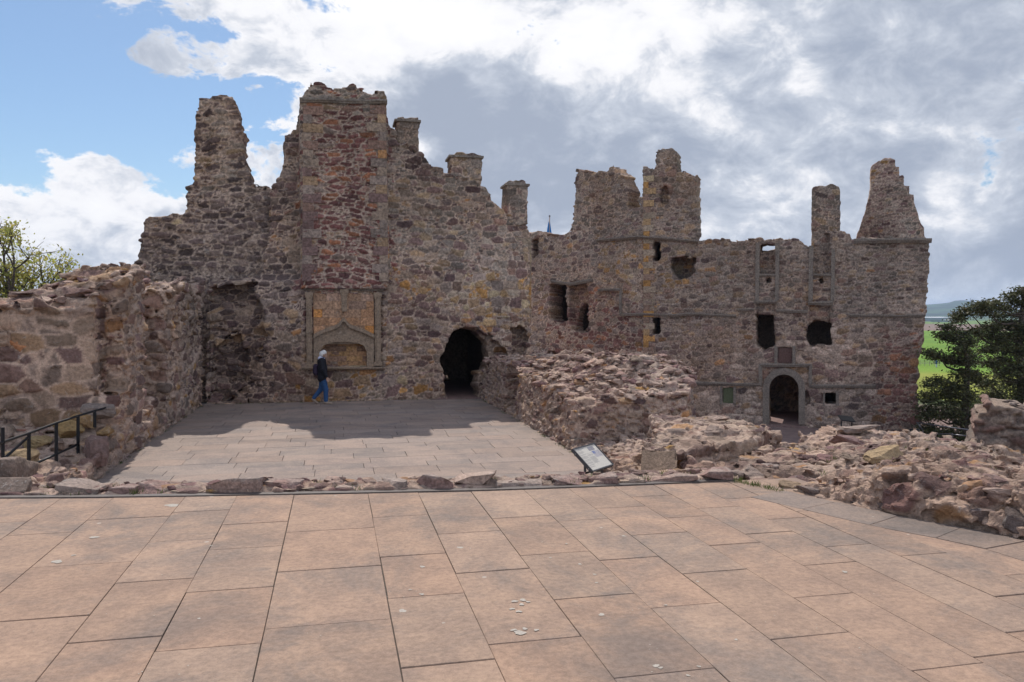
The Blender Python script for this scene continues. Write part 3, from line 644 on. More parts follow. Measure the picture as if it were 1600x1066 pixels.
bar('string_course', f3, [(932, 376), (970, 373), (1006, 370)], .15, .2, M_DRESSG, range3, 0, .1, 20)
bar('string_course', f3, [(934, 453), (969, 453), (969, 492), (1006, 491)], .13, .12, M_DRESSG, range3, 0, .1, 21)
bar('lintel', f3, [(862, 440), (890, 444), (925, 438)], .16, .14, M_DRESSG, range3, 0, .2, 22)
# inner wall seen through the upper window openings
f4b = Frame(*(f4.at(0, 5.5, 0)[:2]), math.degrees(math.atan2(f4.u[1], f4.u[0])))
o4b = f4b.poly([(1150, 760), (1150, 400), (1180, 393), (1210, 389), (1262, 400), (1330, 395), (1330, 760)])
bw = masonry('inner_range_wall', f4b, bounds(o4b, -.3, 1.0), .09, facade(f4b, o4b, .7, None, (), .08, .02), (.46, 1, .26), 17, zones('grey', [], 9), M_FAR, amp=.08, joint=.06)
tagd(bw, 'inner rubble wall seen through the empty upper window of the courtyard range', 'castle wall')

# --- 5: left ruin: cross wall and side wall of the hall -------------------------
fw_ = Frame(0, 0, 0)
XL = -4.0
def topz(pts, D): return np.array([P(x, y, D) for x, y in pts])
t5a = topz([(-60, 496), (0, 492), (40, 486), (70, 480), (110, 476), (150, 478), (180, 462), (212, 450)], 16.6)
t5b = topz([(-60, 480), (0, 474), (60, 472), (62, 468), (105, 464), (130, 440), (150, 438), (165, 426), (200, 418), (250, 420), (290, 425), (310, 440)], 18.2)
def solid5(u, w, v):
    x = u[:, None, None]; y = w[None, :, None]; z = v[None, None, :]
    ha = np.interp(u, t5a[:, 0], t5a[:, 2])[:, None, None]; hb = np.interp(u, t5b[:, 0], t5b[:, 2])[:, None, None]
    t = np.clip((y - 16.5) / 1.7, 0, 1); H = ha + (hb - ha) * t; H = H - np.clip(y - 18.4, 0, 9) * .6
    cross = np.maximum(np.maximum(x - XL, 16.45 - y), np.maximum(y - 19.6, z - H)) + 0 * x
    hs = np.interp(w, [12.5, 13.2, 13.9, 14.6, 15.3, 16.38, 16.45, 17.3, 18.2, 19.2, 20.8, 21.4, 23.5, 24.6, 26.3], [-1.2, -1.05, -.95, -.85, -.7, -.5, 1.85, 2.0, 2.35, 2.25, 2.25, 2.4, 2.5, 2.55, 2.5])[None, :, None]
    wid = np.interp(w, [12, 14.5, 16.3, 16.5, 27], [.35, .45, .7, 1.9, 1.9])[None, :, None]
    side = np.maximum(np.maximum(x - XL, XL - wid - x), np.maximum(z - hs + .14 * (XL - x), 12.7 - y)); side = np.maximum(side, y - 26.2)
    d = np.minimum(cross, side)
    carve = np.maximum(np.maximum(18.6 - y, y - 20.9), np.maximum(XL - .95 - x, -.6 + .35 * np.sin(3 * y) - z)); d = np.maximum(d, -carve)
    carve = np.maximum(np.maximum(16.1 - y, y - 16.9), np.maximum(XL - .4 - x, .1 - z)); d = np.maximum(d, -carve)
    A = np.where((z - H > -.15) & (z > 1.0),   .11, .055).astype(np.float32) + 0 * d
    return d, A
def col5(c, i, V):
    col = pal('mix', hf(i, 2)); m = (c[:, 0] > XL - .3) & (hf(i, 3) < .4); col = np.where(m[:, None], pal('pink', hf(i, 2)), col)
    return np.where(((c[:, 2] < -.4) & (hf(i, 3) < .3))[:, None], pal('ochre', hf(i, 2)), col)
def tops(zfun, xs, ys, n, seed, s=(.18, .5), pn='pink', zoff=.0, flat=.4):
    r = np.random.RandomState(seed); L = []
    for _ in range(n):
        x, y = r.uniform(*xs), r.uniform(*ys); z = zfun(x, y)
        if z is None: continue
        a = r.uniform(*s) * r.uniform(.7, 1.1); L.append((x, y, z + zoff, (a, a * r.uniform(.55, .9), a * flat * r.uniform(.6, 1.3)), r.uniform(0, 6.3), pal(pn, np.array([r.rand()]))[0]))
    return L
def z5(x, y):
    ha = np.interp(x, t5a[:, 0], t5a[:, 2]); hb = np.interp(x, t5b[:, 0], t5b[:, 2]); t = min(1, max(0, (y - 16.5) / 1.7)); return ha + (hb - ha) * t - max(0, y - 18.4) * .6
rk = rocks(tops(z5, (-10.4, XL - .1), (16.6, 18.9), 190, 3, (.18, .5), 'pink', -.05, .36), 3, 6)
_p = P(42, 541, 14.9); rk = tuple(np.concatenate([x, y + (len(rk[0]) if i == 1 else 0)]) for i, (x, y) in enumerate(zip(rk, rocks([(_p[0], _p[1] + .02, _p[2], (.6, .14, .34), 0, (.46, .22, .11))], 77, 6))))
left = masonry('ruined_side_wall', fw_, (-10.6, XL + .25, 12.4, 26.5, -1.45, 3.3), .04, solid5, (.46, .46, .25), 18, col5, M_NEAR, dims=3, contrast=.86, chips=.02, amp=.11, joint=.05, recess=.05, tilt=.5, alt=[(lambda p: (p[:, 1] < 17.3) & (p[:, 0] < XL - .35) & (p[:, 2] < 1.75), (.50, .5, .29))], extra=rk, mortar=(.45, .35, .29))
tagd(left, 'broken thick rubble wall along the left edge of the hall floor, rough stones on its top', 'castle wall')

# --- 6: right wall of the hall: rubble mound -------------------------------------
XR = 4.72
def idw(pts, p=3.2):
    A = np.array([P(*q) if len(q) == 3 else q[:3] for q in pts], np.float32)
    def f(x, y):
        x = np.asarray(x, np.float32); y = np.asarray(y, np.float32); s = 0; t = 0
        for a in A:
            w = 1 / ((x - a[0]) ** 2 + (y - a[1]) ** 2 + .02) ** (p / 2); s = s + w * a[2]; t = t + w
        return s / t
    return f
H6 = idw([(750, 562, 26.2), (775, 562, 24.5), (800, 565, 22.8), (815, 596, 20.8), (850, 605, 19), (872, 622, 17.6), (893, 642, 16.5), (860, 585, 21), (900, 572, 20), (950, 550, 19.6), (1000, 556, 19.4), (1040, 572, 19), (1078, 590, 18.6), (950, 606, 17.6), (1000, 616, 17.2), (1060, 618, 17.4), (920, 625, 17.2), (860, 562, 23), (830, 558, 25), (900, 553, 22), (1000, 556, 21.5), (1080, 585, 21), (940, 585, 18.6), (1010, 590, 18.3)])
pl6 = np.array([[XR, 26.4], [XR, 15.9]] + [list(P(x, 640, D)[:2]) for x, D in ((985, 16.7), (1050, 17.0), (1083, 17.4), (1092, 18.6), (1085, 20.5), (1040, 22.5), (950, 25.5), (880, 26.4))], np.float32)
def solid6(u, w, v):
    X, Y = np.meshgrid(u, w, indexing='ij'); pd = psdf(pl6, X.ravel(), Y.ravel()).reshape(X.shape); H = H6(X, Y)
    z = v[None, None, :]; dz = (z - H[:, :, None]) * .85; bat = pd[:, :, None] + .12 * (z + 1.2)
    d = np.maximum(bat, dz); x = u[:, None, None]; y = w[None, :, None]
    for (y0, y1, dx, zb) in ((21.2, 22.6, .9, -1.0), (16.9, 17.3, .25, -.6)):
        d = np.maximum(d, -np.maximum(np.maximum(y0 - y, y - y1), np.maximum(x - XR - dx, zb - z)))
    return d, np.where(dz > bat - .05, .10, .028).astype(np.float32) + 0 * d
def col6(c, i, V):
    col = pal('mix', hf(i, 2)); t = (V[:, 2] > H6(V[:, 0], V[:, 1]) - .25) & (hf(i, 3) < .75)
    return np.where(t[:, None], pal('pink', hf(i, 2)), col)
def z6(x, y):
    return float(H6(x, y)) if psdf(pl6, np.array([x]), np.array([y]))[0] < -.12 else None
rk = rocks(tops(z6, (XR, 9.5), (15.8, 26), 900, 5, (.14, .42), 'pink', -.04, .4), 5)
right = masonry('rubble_wall_mound', fw_, (XR - .3, 9.6, 15.5, 26.3, -2.6, 1.1), .04, solid6, (.30, .30, .14), 19, col6, M_NEAR, dims=3, chips=.018, flat=True, amp=.10, joint=.04, recess=.055, tilt=.9, extra=rk, mortar=(.42, .325, .27))
tagd(right, 'mounded remains of the thick rubble wall along the right edge of the hall floor', 'castle wall')
# ------------------------------------------------------------------ ground
def H_ground(x, y):
    d = np.hypot(x - 8, y - 24); t = np.clip((d - 30) / 45, 0, 1); t = t * t * (3 - 2 * t)
    return CZ - .05 + (-10.0 - CZ) * t
def terrain():
    rr = np.concatenate([np.linspace(0, 60, 60), np.geomspace(62, 9000, 70)]); th = np.linspace(0, 2 * math.pi, 145)[:-1]
    V = [(8, 24, CZ - .05)]; 
    for r in rr[1:]:
        x = 8 + r * np.cos(th); y = 24 + r * np.sin(th); z = H_ground(x, y)
        V += list(zip(x, y, z))
    n = len(th); F = [(0, 1 + j, 1 + (j + 1) % n) for j in range(n)]
    for i in range(len(rr) - 2):
        a = 1 + i * n
        for j in range(n): F.append((a + j, a + n + j, a + n + (j + 1) % n, a + (j + 1) % n))
    m, k, b = new_mat('grassland', .95)
    g = k.n.new('ShaderNodeNewGeometry'); p = g.outputs['Position']
    sx = k.n.new('ShaderNodeSeparateXYZ'); k.l.new(p, sx.inputs[0])
    # distance along the view over the fields, measured from the castle
    fy = k.m('ADD', k.m('MULTIPLY', sx.outputs[0], math.sin(rad(40))), k.m('MULTIPLY', sx.outputs[1], math.cos(rad(40))))
    wob = k.m('MULTIPLY', k.m('SUBTRACT', k.noise(p, .004, 3), .5), 60.)
    fy = k.m('ADD', fy, wob)
    n1 = k.noise(p, .03, 6, .6); n2 = k.noise(p, .6, 6, .7)
    grass = k.mix(k.ss(n1, .35, .65), (.10, .20, .010), (.15, .25, .018))
    yel = k.mix(k.ss(n1, .35, .65), (.20, .21, .03), (.24, .26, .035))
    near = k.mix(k.ss(n1, .35, .65), (.06, .085, .025), (.09, .11, .03))
    c = k.mix(k.ss(fy, 75, 85), near, yel)
    c = k.mix(k.ss(fy, 168, 182), c, grass)
    c = k.mix(k.ss(fy, 590, 610), c, (.20, .135, .11)); c = k.mix(k.ss(fy, 950, 980), c, (.13, .2, .05)); c = k.mix(k.ss(fy, 1400, 1450), c, (.07, .11, .05))
    c = k.mix(k.m('MULTIPLY', k.ss(n2, .4, .7), .25), c, (.05, .07, .02))
    # bare trodden earth of the castle court
    dx = k.m('SUBTRACT', sx.outputs[0], 8.); dy = k.m('SUBTRACT', sx.outputs[1], 24.)
    dist = k.m('SQRT', k.m('ADD', k.m('MULTIPLY', dx, dx), k.m('MULTIPLY', dy, dy)))
    ea = k.mix(k.ss(k.noise(p, 3., 8, .7), .3, .7), (.17, .115, .105), (.24, .17, .15))
    c = k.mix(k.ss(dist, 27, 31), ea, c)
    k.l.new(c, b.inputs['Base Color'])
    bp = k.n.new('ShaderNodeBump'); bp.inputs['Strength'].default_value = .4; bp.inputs['Distance'].default_value = .1; k.l.new(k.noise(p, 6, 6, .7), bp.inputs['Height']); k.l.new(bp.outputs[0], b.inputs['Normal'])
    return tagd(mk('ground', V, F, m, origin=np.zeros(3)), kind='structure')
terrain()

# ------------------------------------------------------------------ terrace of big flagstones
def slab_mat(name, lo, hi, dark, scale=1., spots=.6):
    m, k, b = new_mat(name, .88)
    g = k.n.new('ShaderNodeNewGeometry'); p = g.outputs['Position']; a = k.n.new('ShaderNodeAttribute'); a.attribute_name = 'Col'
    n1 = k.noise(p, 2.2 * scale, 10, .74, .3); n2 = k.noise(p, 26 * scale, 6, .7); n3 = k.noise(p, 120 * scale, 3, .7); n4 = k.noise(p, .9 * scale, 10, .72, .6)
    c = k.mix(k.ss(n1, .33, .66), hi, lo)
    c = k.mix(k.m('MULTIPLY', k.ss(n4, .45, .66), .75), c, dark)
    c = k.mix(1.0, c, a.outputs['Color'], 'MULTIPLY')
    f = k.m('ADD', k.ss(n2, .3, .7, .80, 1.12), k.m('MULTIPLY', k.m('SUBTRACT', n3, .5), .5))
    cc = k.n.new('ShaderNodeVectorMath'); cc.operation = 'SCALE'; k.l.new(c, cc.inputs[0]); k.l.new(f, cc.inputs['Scale']); c = cc.outputs[0]
    # lichen dots and dark specks
    vo = k.n.new('ShaderNodeTexVoronoi'); vo.inputs['Scale'].default_value = 5.5 * scale; k.l.new(p, vo.inputs['Vector'])
    sr = k.n.new('ShaderNodeSeparateXYZ'); k.l.new(vo.outputs['Color'], sr.inputs[0])
    rr = k.m('MULTIPLY', k.m('SUBTRACT', sr.outputs[0], .80), .5)
    dd = k.m('ADD', vo.outputs['Distance'], k.m('MULTIPLY', k.m('SUBTRACT', n2, .5), .1))
    c = k.mix(k.m('MULTIPLY', k.m('GREATER_THAN', rr, dd), spots), c, (.46, .41, .36))
    vo2 = k.n.new('ShaderNodeTexVoronoi'); vo2.inputs['Scale'].default_value = 26 * scale; k.l.new(p, vo2.inputs['Vector'])
    c = k.mix(k.m('MULTIPLY', k.m('LESS_THAN', vo2.outputs['Distance'], .09), k.m('MULTIPLY', k.ss(n1, .45, .6), .5)), c, (.10, .08, .07))
    k.l.new(c, b.inputs['Base Color'])
    bp = k.n.new('ShaderNodeBump'); bp.inputs['Strength'].default_value = .35; bp.inputs['Distance'].default_value = .012; k.l.new(k.m('ADD', n2, k.m('MULTIPLY', n3, .6)), bp.inputs['Height']); k.l.new(bp.outputs[0], b.inputs['Normal'])
    return m
M_SLAB = slab_mat('flagstone', (.275, .188, .142), (.385, .258, .184), (.175, .142, .125))
M_FLOOR = slab_mat('hall_flagstone', (.27, .21, .18), (.325, .248, .205), (.19, .157, .145), 1.0, .35)
M_JOINT = plain('joint_grit', (.085, .072, .062), .95, 0, .4, 60)
def slabs(name, rects, mat, thick=.05, gap=.0035, seed=0, z=0., clip=None, jit=.055):
    r = np.random.RandomState(seed); V = []; F = []; Cc = []
    for q in rects:
        q = np.array(q, float); c = q.mean(0)
        if clip is not None and not clip(c): continue
        k = len(V); t = r.uniform(-.0018, .0018); g = 1 + r.uniform(-jit, jit); h = r.uniform(-.035, .035); col = (g * (1 + h), g, g * (1 - h * .7))
        q = q + r.uniform(-.0022, .0022, q.shape); d = q - c; L = np.linalg.norm(d, axis=1, keepdims=True); qi = q - d / L * gap; qb = q - d / L * (gap + .004)
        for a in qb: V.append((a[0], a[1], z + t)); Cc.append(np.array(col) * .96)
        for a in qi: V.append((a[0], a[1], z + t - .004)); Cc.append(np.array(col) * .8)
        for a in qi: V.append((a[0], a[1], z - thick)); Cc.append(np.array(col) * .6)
        F.append((k, k + 1, k + 2, k + 3))
        for i in range(4):
            j = (i + 1) % 4; F.append((k + 4 + i, k + 4 + j, k + j, k + i)); F.append((k + 8 + i, k + 8 + j, k + 4 + j, k + 4 + i))
    return mk(name, V, F, mat, None, np.array(Cc), False, origin=np.array([0, 0, z]))
edge_px = [(-420, 783), (0, 778), (150, 777), (300, 775), (576, 770), (760, 766), (905, 761), (1055, 755), (1146, 751)]
edge = np.array([onz(x, y)[:2] for x, y in edge_px])
right_px = [(1146, 751), (1220, 768), (1300, 786), (1400, 808), (1500, 826), (1600, 847), (1800, 905), (2300, 1080)]
redge = np.array([onz(x, y)[:2] for x, y in right_px])
cols = [(-350, None), (-250, None), (-150, None), (-60, [850, 960]), (20, [820, 905, 1000]), (100, [837, 925, 1040]), (180, [812, 886, 974]), (290, [801, 848, 912, 1006]), (370, [820, 859.5, 926, 1019]), (459, [831, 892.5, 981]), (576, [809, 871, 936]), (656, [796, 835, 896, 1007]), (742, [810, 868, 937, 1060]), (830, [815, 876, 951]), (905, [795, 837, 897, 1000]), (985, [777, 810, 853, 935]), (1055, [795, 835, 884, 1028]), (1125, [780, 812, 855, 990]), (1190, [800, 870]), (1255, [820, 900]), (1325, [850]), (1400, None), (1480, None), (1560, None), (1640, None)]
VX = onz(515.0 + 0, 776)[0]
def colx(px): return onz(px, 776)[0]
xs = [colx(c[0]) for c in cols]; r_ = np.random.RandomState(4); rects = []
slope = (onz(1410, 991)[1] - onz(1277, 1007)[1]) * 0
for i in range(len(cols) - 1):
    x0, x1 = xs[i], xs[i + 1]; top = float(np.interp((x0 + x1) / 2, edge[:, 0], edge[:, 1])) if x1 < edge[-1, 0] else 9.
    t0 = float(np.interp(x0, edge[:, 0], edge[:, 1])); t1 = float(np.interp(x1, edge[:, 0], edge[:, 1]))
    ys = []
    if cols[i][1]:
        for yy in cols[i][1]:
            xm = (x0 + x1) / 2; r = None
            D = 1.65 * 1250 / (yy - 489.3)      # depth of that pixel row
            ys.append((D + 0 - xm * sy_) / cy_ if True else 0)
    y = ys[-1] if ys else top - r_.uniform(.3, .9)
    while y > -3.2: y -= r_.uniform(.75, 1.25); ys.append(y)
    pts = [None] + ys
    for a, b in zip(pts[:-1], pts[1:]):
        if a is None: q = [(x0, b), (x1, b), (x1, t1), (x0, t0)]
        else: q = [(x0, b), (x1, b), (x1, a), (x0, a)]
        rects.append(q)
def inside_r(p):
    return not (p[0] > np.interp(p[1], redge[::-1, 1], redge[::-1, 0]) + .25)
rects = [q for q in rects if inside_r(np.mean(q, 0))]
tagd(slabs('terrace_paving', rects, M_SLAB, seed=3), kind='structure')
# body of the terrace under the flags
poly = [(-9, -6), (9.5, -6)] + [tuple(p) for p in redge[::-1]] + [tuple(p) for p in edge[::-1]] + [(-9, edge[0, 1])]
def prism(name, poly, z0, z1, mat, parent=None, col=None):
    V = [(x, y, z0) for x, y in poly] + [(x, y, z1) for x, y in poly]; n = len(poly)
    F = [tuple(range(n))[::-1], tuple(range(n, 2 * n))] + [(i, (i + 1) % n, n + (i + 1) % n, n + i) for i in range(n)]
    return mk(name, V, F, mat, parent, None if col is None else np.tile(np.array(col), (2 * n, 1)), False)
tagd(prism('terrace_base', poly, CZ - .3, -.012, M_JOINT), kind='structure')
# darker weathered band of flags following the curved edge
V = []; F = []; Cc = []; r_ = np.random.RandomState(8)
rr = []
for a, b in zip(redge[:-1], redge[1:]):
    n = max(1, int(np.linalg.norm(b - a) / .62))
    for i in range(n): rr.append(a + (b - a) * i / n)
rr.append(redge[-1]); rr = np.array(rr); tn = np.gradient(rr, axis=0); tn /= np.linalg.norm(tn, axis=1, keepdims=True); nn = np.stack([tn[:, 1], -tn[:, 0]], 1)
if np.dot(nn[3], np.array([0, 0]) - rr[3]) < 0: nn = -nn
band = []
for i in range(len(rr) - 1): band.append([rr[i] + nn[i] * .42, rr[i + 1] + nn[i + 1] * .42, rr[i + 1] - nn[i + 1] * .05, rr[i] - nn[i] * .05])
M_BAND = slab_mat('weathered_flagstone', (.215, .165, .14), (.29, .21, .165), (.13, .11, .10), 1.2, .5)
def ccw(q):
    q = np.array(q); s = sum(q[i][0] * q[(i + 1) % 4][1] - q[(i + 1) % 4][0] * q[i][1] for i in range(4)); return q if s > 0 else q[::-1]
tagd(slabs('terrace_margin', [ccw(q) for q in band[1:]], M_BAND, .05, .004, 5, .004), kind='structure')
# thin edging strip and gutter
V = []; F = []
for i, (x, y) in enumerate(edge[:]):
    for dy, z in ((-.035, .012), (-.035, -.02), (.05, .012), (.05, -.02)): V.append((x, y + dy, z))
for i in range(len(edge) - 1):
    a = i * 4; b = a + 4; F += [(a, b, b + 2, a + 2), (a, a + 1, b + 1, b), (a + 2, b + 2, b + 3, a + 3)]
tagd(mk('edging_strip', V, F, plain('edging_metal', (.10, .08, .072), .6, .0, .2), None, None, False), kind='structure')
# lichen
def discs(name, L, mat):
    V = []; F = []; r = np.random.RandomState(3)
    for px, py, w in L:
        c = onz(px, py); R = w; k = len(V); n = 14
        ph = r.uniform(0, 6, 3)
        for i in range(n):
            t = 2 * math.pi * i / n; q = R * (1 + .18 * math.sin(2 * t + ph[0]) + .15 * math.sin(3 * t + ph[1]) + .1 * math.sin(5 * t + ph[2])); V.append((c[0] + q * math.cos(t), c[1] + q * math.sin(t), .0024))
        F.append(tuple(range(k, k + n)))
    return mk(name, V, F, mat, None, None, False, origin=np.zeros(3))
r_ = np.random.RandomState(12)
L = [(89, 878, .035), (269, 790, .055), (115, 868, .018), (719, 856, .027), (660, 886, .022), (659, 929, .018), (641, 922, .012), (629, 955, .028), (311, 967, .012), (330, 853, .012), (940, 961, .022), (1320, 894, .022), (975, 838, .02), (693, 974, .01), (147, 840, .03), (815, 945, .02), (804, 940, .022), (800, 952, .018), (825, 941, .015), (817, 938, .024), (811, 956, .02), (812, 989, .03), (838, 985, .016), (803, 985, .02), (820, 983, .018), (1025, 1041, .02), (1032, 1044, .014), (1092, 1042, .012), (1075, 1056, .012), (1040, 946, .012), (1090, 909, .012), (906, 882, .016), (929, 898, .014), (932, 911, .012), (885, 850, .012), (860, 872, .012), (1150, 1000, .012)]
for _ in range(90):
    x, y = r_.uniform(-100, 1650), 500 + 560 * r_.uniform(.52, 1); s = r_.uniform(.002, .006)
    for _ in range(r_.randint(1, 4)): L.append((x + r_.normal() * 14, y + r_.normal() * 5, s * r_.uniform(.5, 1.3)))
L = [(x, y, w * (.8 if w < .03 else 1)) for x, y, w in L if y > 790 or x < 300]
tagd(discs('lichen', L, plain('lichen', (.38, .335, .29), .95, 0, .15, 90)), kind='stuff')

# ------------------------------------------------------------------ floor of the hall
rects = []; r_ = np.random.RandomState(9); y = 7.4; XFL, XFR = -5.0, 5.4
while y < 26.6:
    h = r_.uniform(.46, .62); x = XFL - r_.uniform(0, 1)
    while x < XFR:
        w = r_.uniform(.8, 1.45); rects.append([(x, y), (x + w, y), (x + w, y + h), (x, y + h)]); x += w
    y += h
tagd(slabs('hall_floor', rects, M_FLOOR, .05, .004, 6, FZ, lambda c: c[0] < 5.2 and c[0] > -4.8, .09), kind='structure')
tagd(prism('hall_floor_base', [(-14.5, 7.0), (XR + .3, 7.0), (XR + .3, 26.6), (-14.5, 28.2)], CZ - .3, FZ - .03, M_JOINT), kind='structure')

# ------------------------------------------------------------------ stones along the terrace edge
M_ROCK = stone_mat('edge_stone', 2.0, .35, .55, .8)
stones_px = [(93, 155, 753, 774, 'roughly squared brown stone, first in the row behind the lower left boulders'), (157, 213, 761, 773, 'low brown stone right of the first squared stone in the row'),
 (215, 262, 758, 772, 'small crumbling stone with a notch in the left part of the row'), (272, 330, 766, 773, 'flat thin slab nearly flush with the edging, left of the long grey-topped stone'), (332, 407, 746, 771, 'long tall stone with a pale grey top in the left half of the row'),
 (409, 468, 755, 770, 'low stone with a sloping crumbly top just right of the long grey-topped one'), (470, 515, 762, 769, 'very low dark sliver of stone below the shadow of the tower'), (530, 573, 761, 768, 'low flat stone with a curved top in the middle of the row'), (508, 542, 752, 758, 'small flat chip of stone lying just behind the row'),
 (597, 638, 752, 766, 'two-layered reddish stone right of the flat curved one'), (646, 711, 743, 765, 'long pale-topped stone with a ragged face in the middle of the row'), (715, 776, 738, 762, 'tallest squared brown stone in the row'),
 (782, 850, 756, 764, 'low worn stone right of the tallest squared one'), (859, 914, 748, 760, 'flat-topped reddish stone left of the information board post'), (916, 968, 744, 758, 'reddish stone directly below the tilted information board'),
 (975, 1010, 748, 756, 'small sloping stone just right of the information board'), (1022, 1092, 743, 754, 'low flat stone in front of the upright corner block'), (1097, 1148, 736, 752, 'rounded pink stone at the right end of the row')]
for i, (x0, x1, yt, yb, lab) in enumerate(stones_px):
    yb2 = yb; p0 = onz(x0, yb2, .0); p1 = onz(x1, yb2, .0); dpt = .26; c = (p0 + p1) / 2; ang = math.atan2(p1[1] - p0[1], p1[0] - p0[0]); L_ = np.linalg.norm(p1 - p0)
    D = np.dot(c - CAM, FW); h = (yb - yt) / 1250. * D; h = max(.03, h * .86)
    V, F = rock((L_ * 1.08, dpt, h * 1.45), 40 + i, 14, 5, .032, .97)
    V[:, 2] = np.where(V[:, 2] < 0, V[:, 2] * .7, V[:, 2]); 
    V = V @ rotm(0, 0, ang).T + c + np.array([0, dpt * .5, h * .36])
    base = np.array(pal('pink' if i % 3 else 'mix', np.array([.3 + .1 * (i % 4)]))[0]) * 1.0
    top = np.clip((V[:, 2] - (c[2] + h * .75)) / (.05), 0, 1)[:, None] * (vnoise(V, .09, i) > .25)[:, None]
    cc = base * (1 - top) + np.array([.33, .28, .25]) * top
    o = mk('edge_stone', V, F, M_ROCK, None, cc * (.8 + .4 * vnoise(V, .06, 3))[:, None], False)
    tagd(o, lab, 'stone', 'rough stones lined up along the far edge of the paved terrace')
# big blocks at the lower left
for i, (x0, x1, yt, yb, zt, dep, lab) in enumerate([(-90, 12, 729, 752, 0, .5, 'large split block with a smooth flat top in the lower left corner'), (-60, 36, 750, 776, 0, .3, 'wedge-shaped brown boulder under the flat-topped block at the lower left')]):
    p0 = onz(x0, 776 if i else 768, 0); p1 = onz(x1, 776 if i else 768, 0); c = (p0 + p1) / 2; ang = math.atan2(p1[1] - p0[1], p1[0] - p0[0]); L_ = np.linalg.norm(p1 - p0)
    h = .16 if i == 0 else .13
    V, F = rock((L_, dep, h * 1.5), 71 + i, 14, 4, .03, .95); V = V @ rotm(0, -.06 if i == 0 else -.05, ang + .12).T + c + np.array([0, .42 if i == 0 else .2, .13 if i == 0 else .03])
    o = mk('edge_boulder', V, F, M_ROCK, None, np.array([.20, .155, .13]) * (.8 + .4 * vnoise(V, .1, 3))[:, None], True); tagd(o, lab, 'stone', 'rough stones lined up along the far edge of the paved terrace')
# mortar bed the stones sit in + retaining face
def solidm(u, w, v):
    x = u[:, None, None]; y = w[None, :, None]; z = v[None, None, :]; e = np.interp(u, edge[:, 0], edge[:, 1])[:, None, None]
    d = np.maximum(np.maximum(e + .06 - y, y - e - .52), z - .035 + .06 * np.abs(y - e - .25)); return d, np.full((1, 1, 1), .022, np.float32) + 0 * d
rk = []
r_ = np.random.RandomState(2)
for _ in range(150):
    x = r_.uniform(-4.6, edge[-1, 0]); e = np.interp(x, edge[:, 0], edge[:, 1]); s = r_.uniform(.04, .16); rk.append((x, e + r_.uniform(.12, .45), .035, (s, s * .7, s * .45), r_.uniform(0, 6), pal('pink', np.array([r_.rand()]))[0] * .9))
mb = masonry('retaining_wall', fw_, (-5.2, edge[-1, 0] + .1, 6.9, 8.9, -1.35, .16), .03, solidm, (.2, .2, .12), 23, lambda c, i, V: pal('pink', hf(i, 2)), M_NEAR, dims=3, amp=.025, joint=.03, recess=.012, tilt=.3, extra=rocks(rk, 9), mortar=(.40, .305, .25))
tagd(mb, 'low rough mortared retaining wall under the row of edge stones', 'retaining wall')

# ------------------------------------------------------------------ rubble of the right side
_H7 = idw([(1160, 746, 8.1), (1190, 742, 8.2), (1230, 742, 8.0), (1270, 742, 7.9), (1310, 738, 7.7), (1350, 728, 7.5), (1380, 722, 7.3), (1440, 712, 7.1), (1480, 716, 6.8), (1530, 724, 6.6), (1600, 742, 6.35), (1700, 760, 6.0), (1850, 800, 5.4),
          (1180, 722, 9.3), (1220, 716, 9.3), (1280, 722, 9.2), (1350, 706, 8.8), (1380, 700, 8.6), (1440, 694, 8.4), (1520, 702, 8.0), (1600, 728, 7.6), (1215, 692, 11), (1270, 695, 11), (1340, 688, 10.6), (1420, 686, 10.2), (1500, 690, 10.), (1560, 712, 9.4), (1640, 750, 9.), (1300, 668, 13), (1340, 664, 13), (1400, 668, 13), (1450, 684, 12.6), (1530, 700, 12), (1620, 745, 11), (1260, 690, 12.2), (1235, 694, 12)])
def H7(x, y): return _H7(x, y) - .055 - .07 * np.clip(np.asarray(y) - 9, 0, 1)
pl7 = np.array([list(onz(x, y)[:2]) for x, y in ((1150, 748), (1220, 765), (1300, 783), (1400, 805), (1500, 823), (1600, 844), (1800, 900), (2000, 960))] + [list(floor_at(x, D, 0)[:2]) for x, D in ((1900, 8.5), (1640, 11.0), (1540, 12.8), (1440, 13.6), (1310, 14.), (1270, 13.2), (1215, 12.4), (1190, 10.5), (1140, 8.6))], np.float32)
def solid7(u, w, v):
    X, Y = np.meshgrid(u, w, indexing='ij'); pd = psdf(pl7, X.ravel(), Y.ravel()).reshape(X.shape); H = H7(X, Y)
    H = np.minimum(H, .02 + np.clip(-pd, 0, 1) * 1.6 + .28 * np.clip((X - 2.6), 0, 1))
    z = v[None, None, :]; dz = (z - H[:, :, None]) * .85; bat = pd[:, :, None] + .22 * np.clip(z, 0, 1)
    d = np.maximum(bat, dz); return d, np.where(dz > bat - .03, .04, .035).astype(np.float32) + 0 * d
def col7(c, i, V):
    col = pal('pink', hf(i, 2)) * np.array([.92, .95, .90], np.float32); return np.where((hf(i, 3) < .5)[:, None], pal('mix', hf(i, 2)), col)
def z7(x, y):
    q = psdf(pl7, np.array([x]), np.array([y]))[0]
    if q > -.1: return None
    return float(min(H7(x, y), .02 - q * 1.6 + .28 * min(1, max(0, x - 2.6))))
rk = tops(z7, (2, 9), (4.5, 14), 620, 15, (.08, .28), 'pink', -.035, .30)
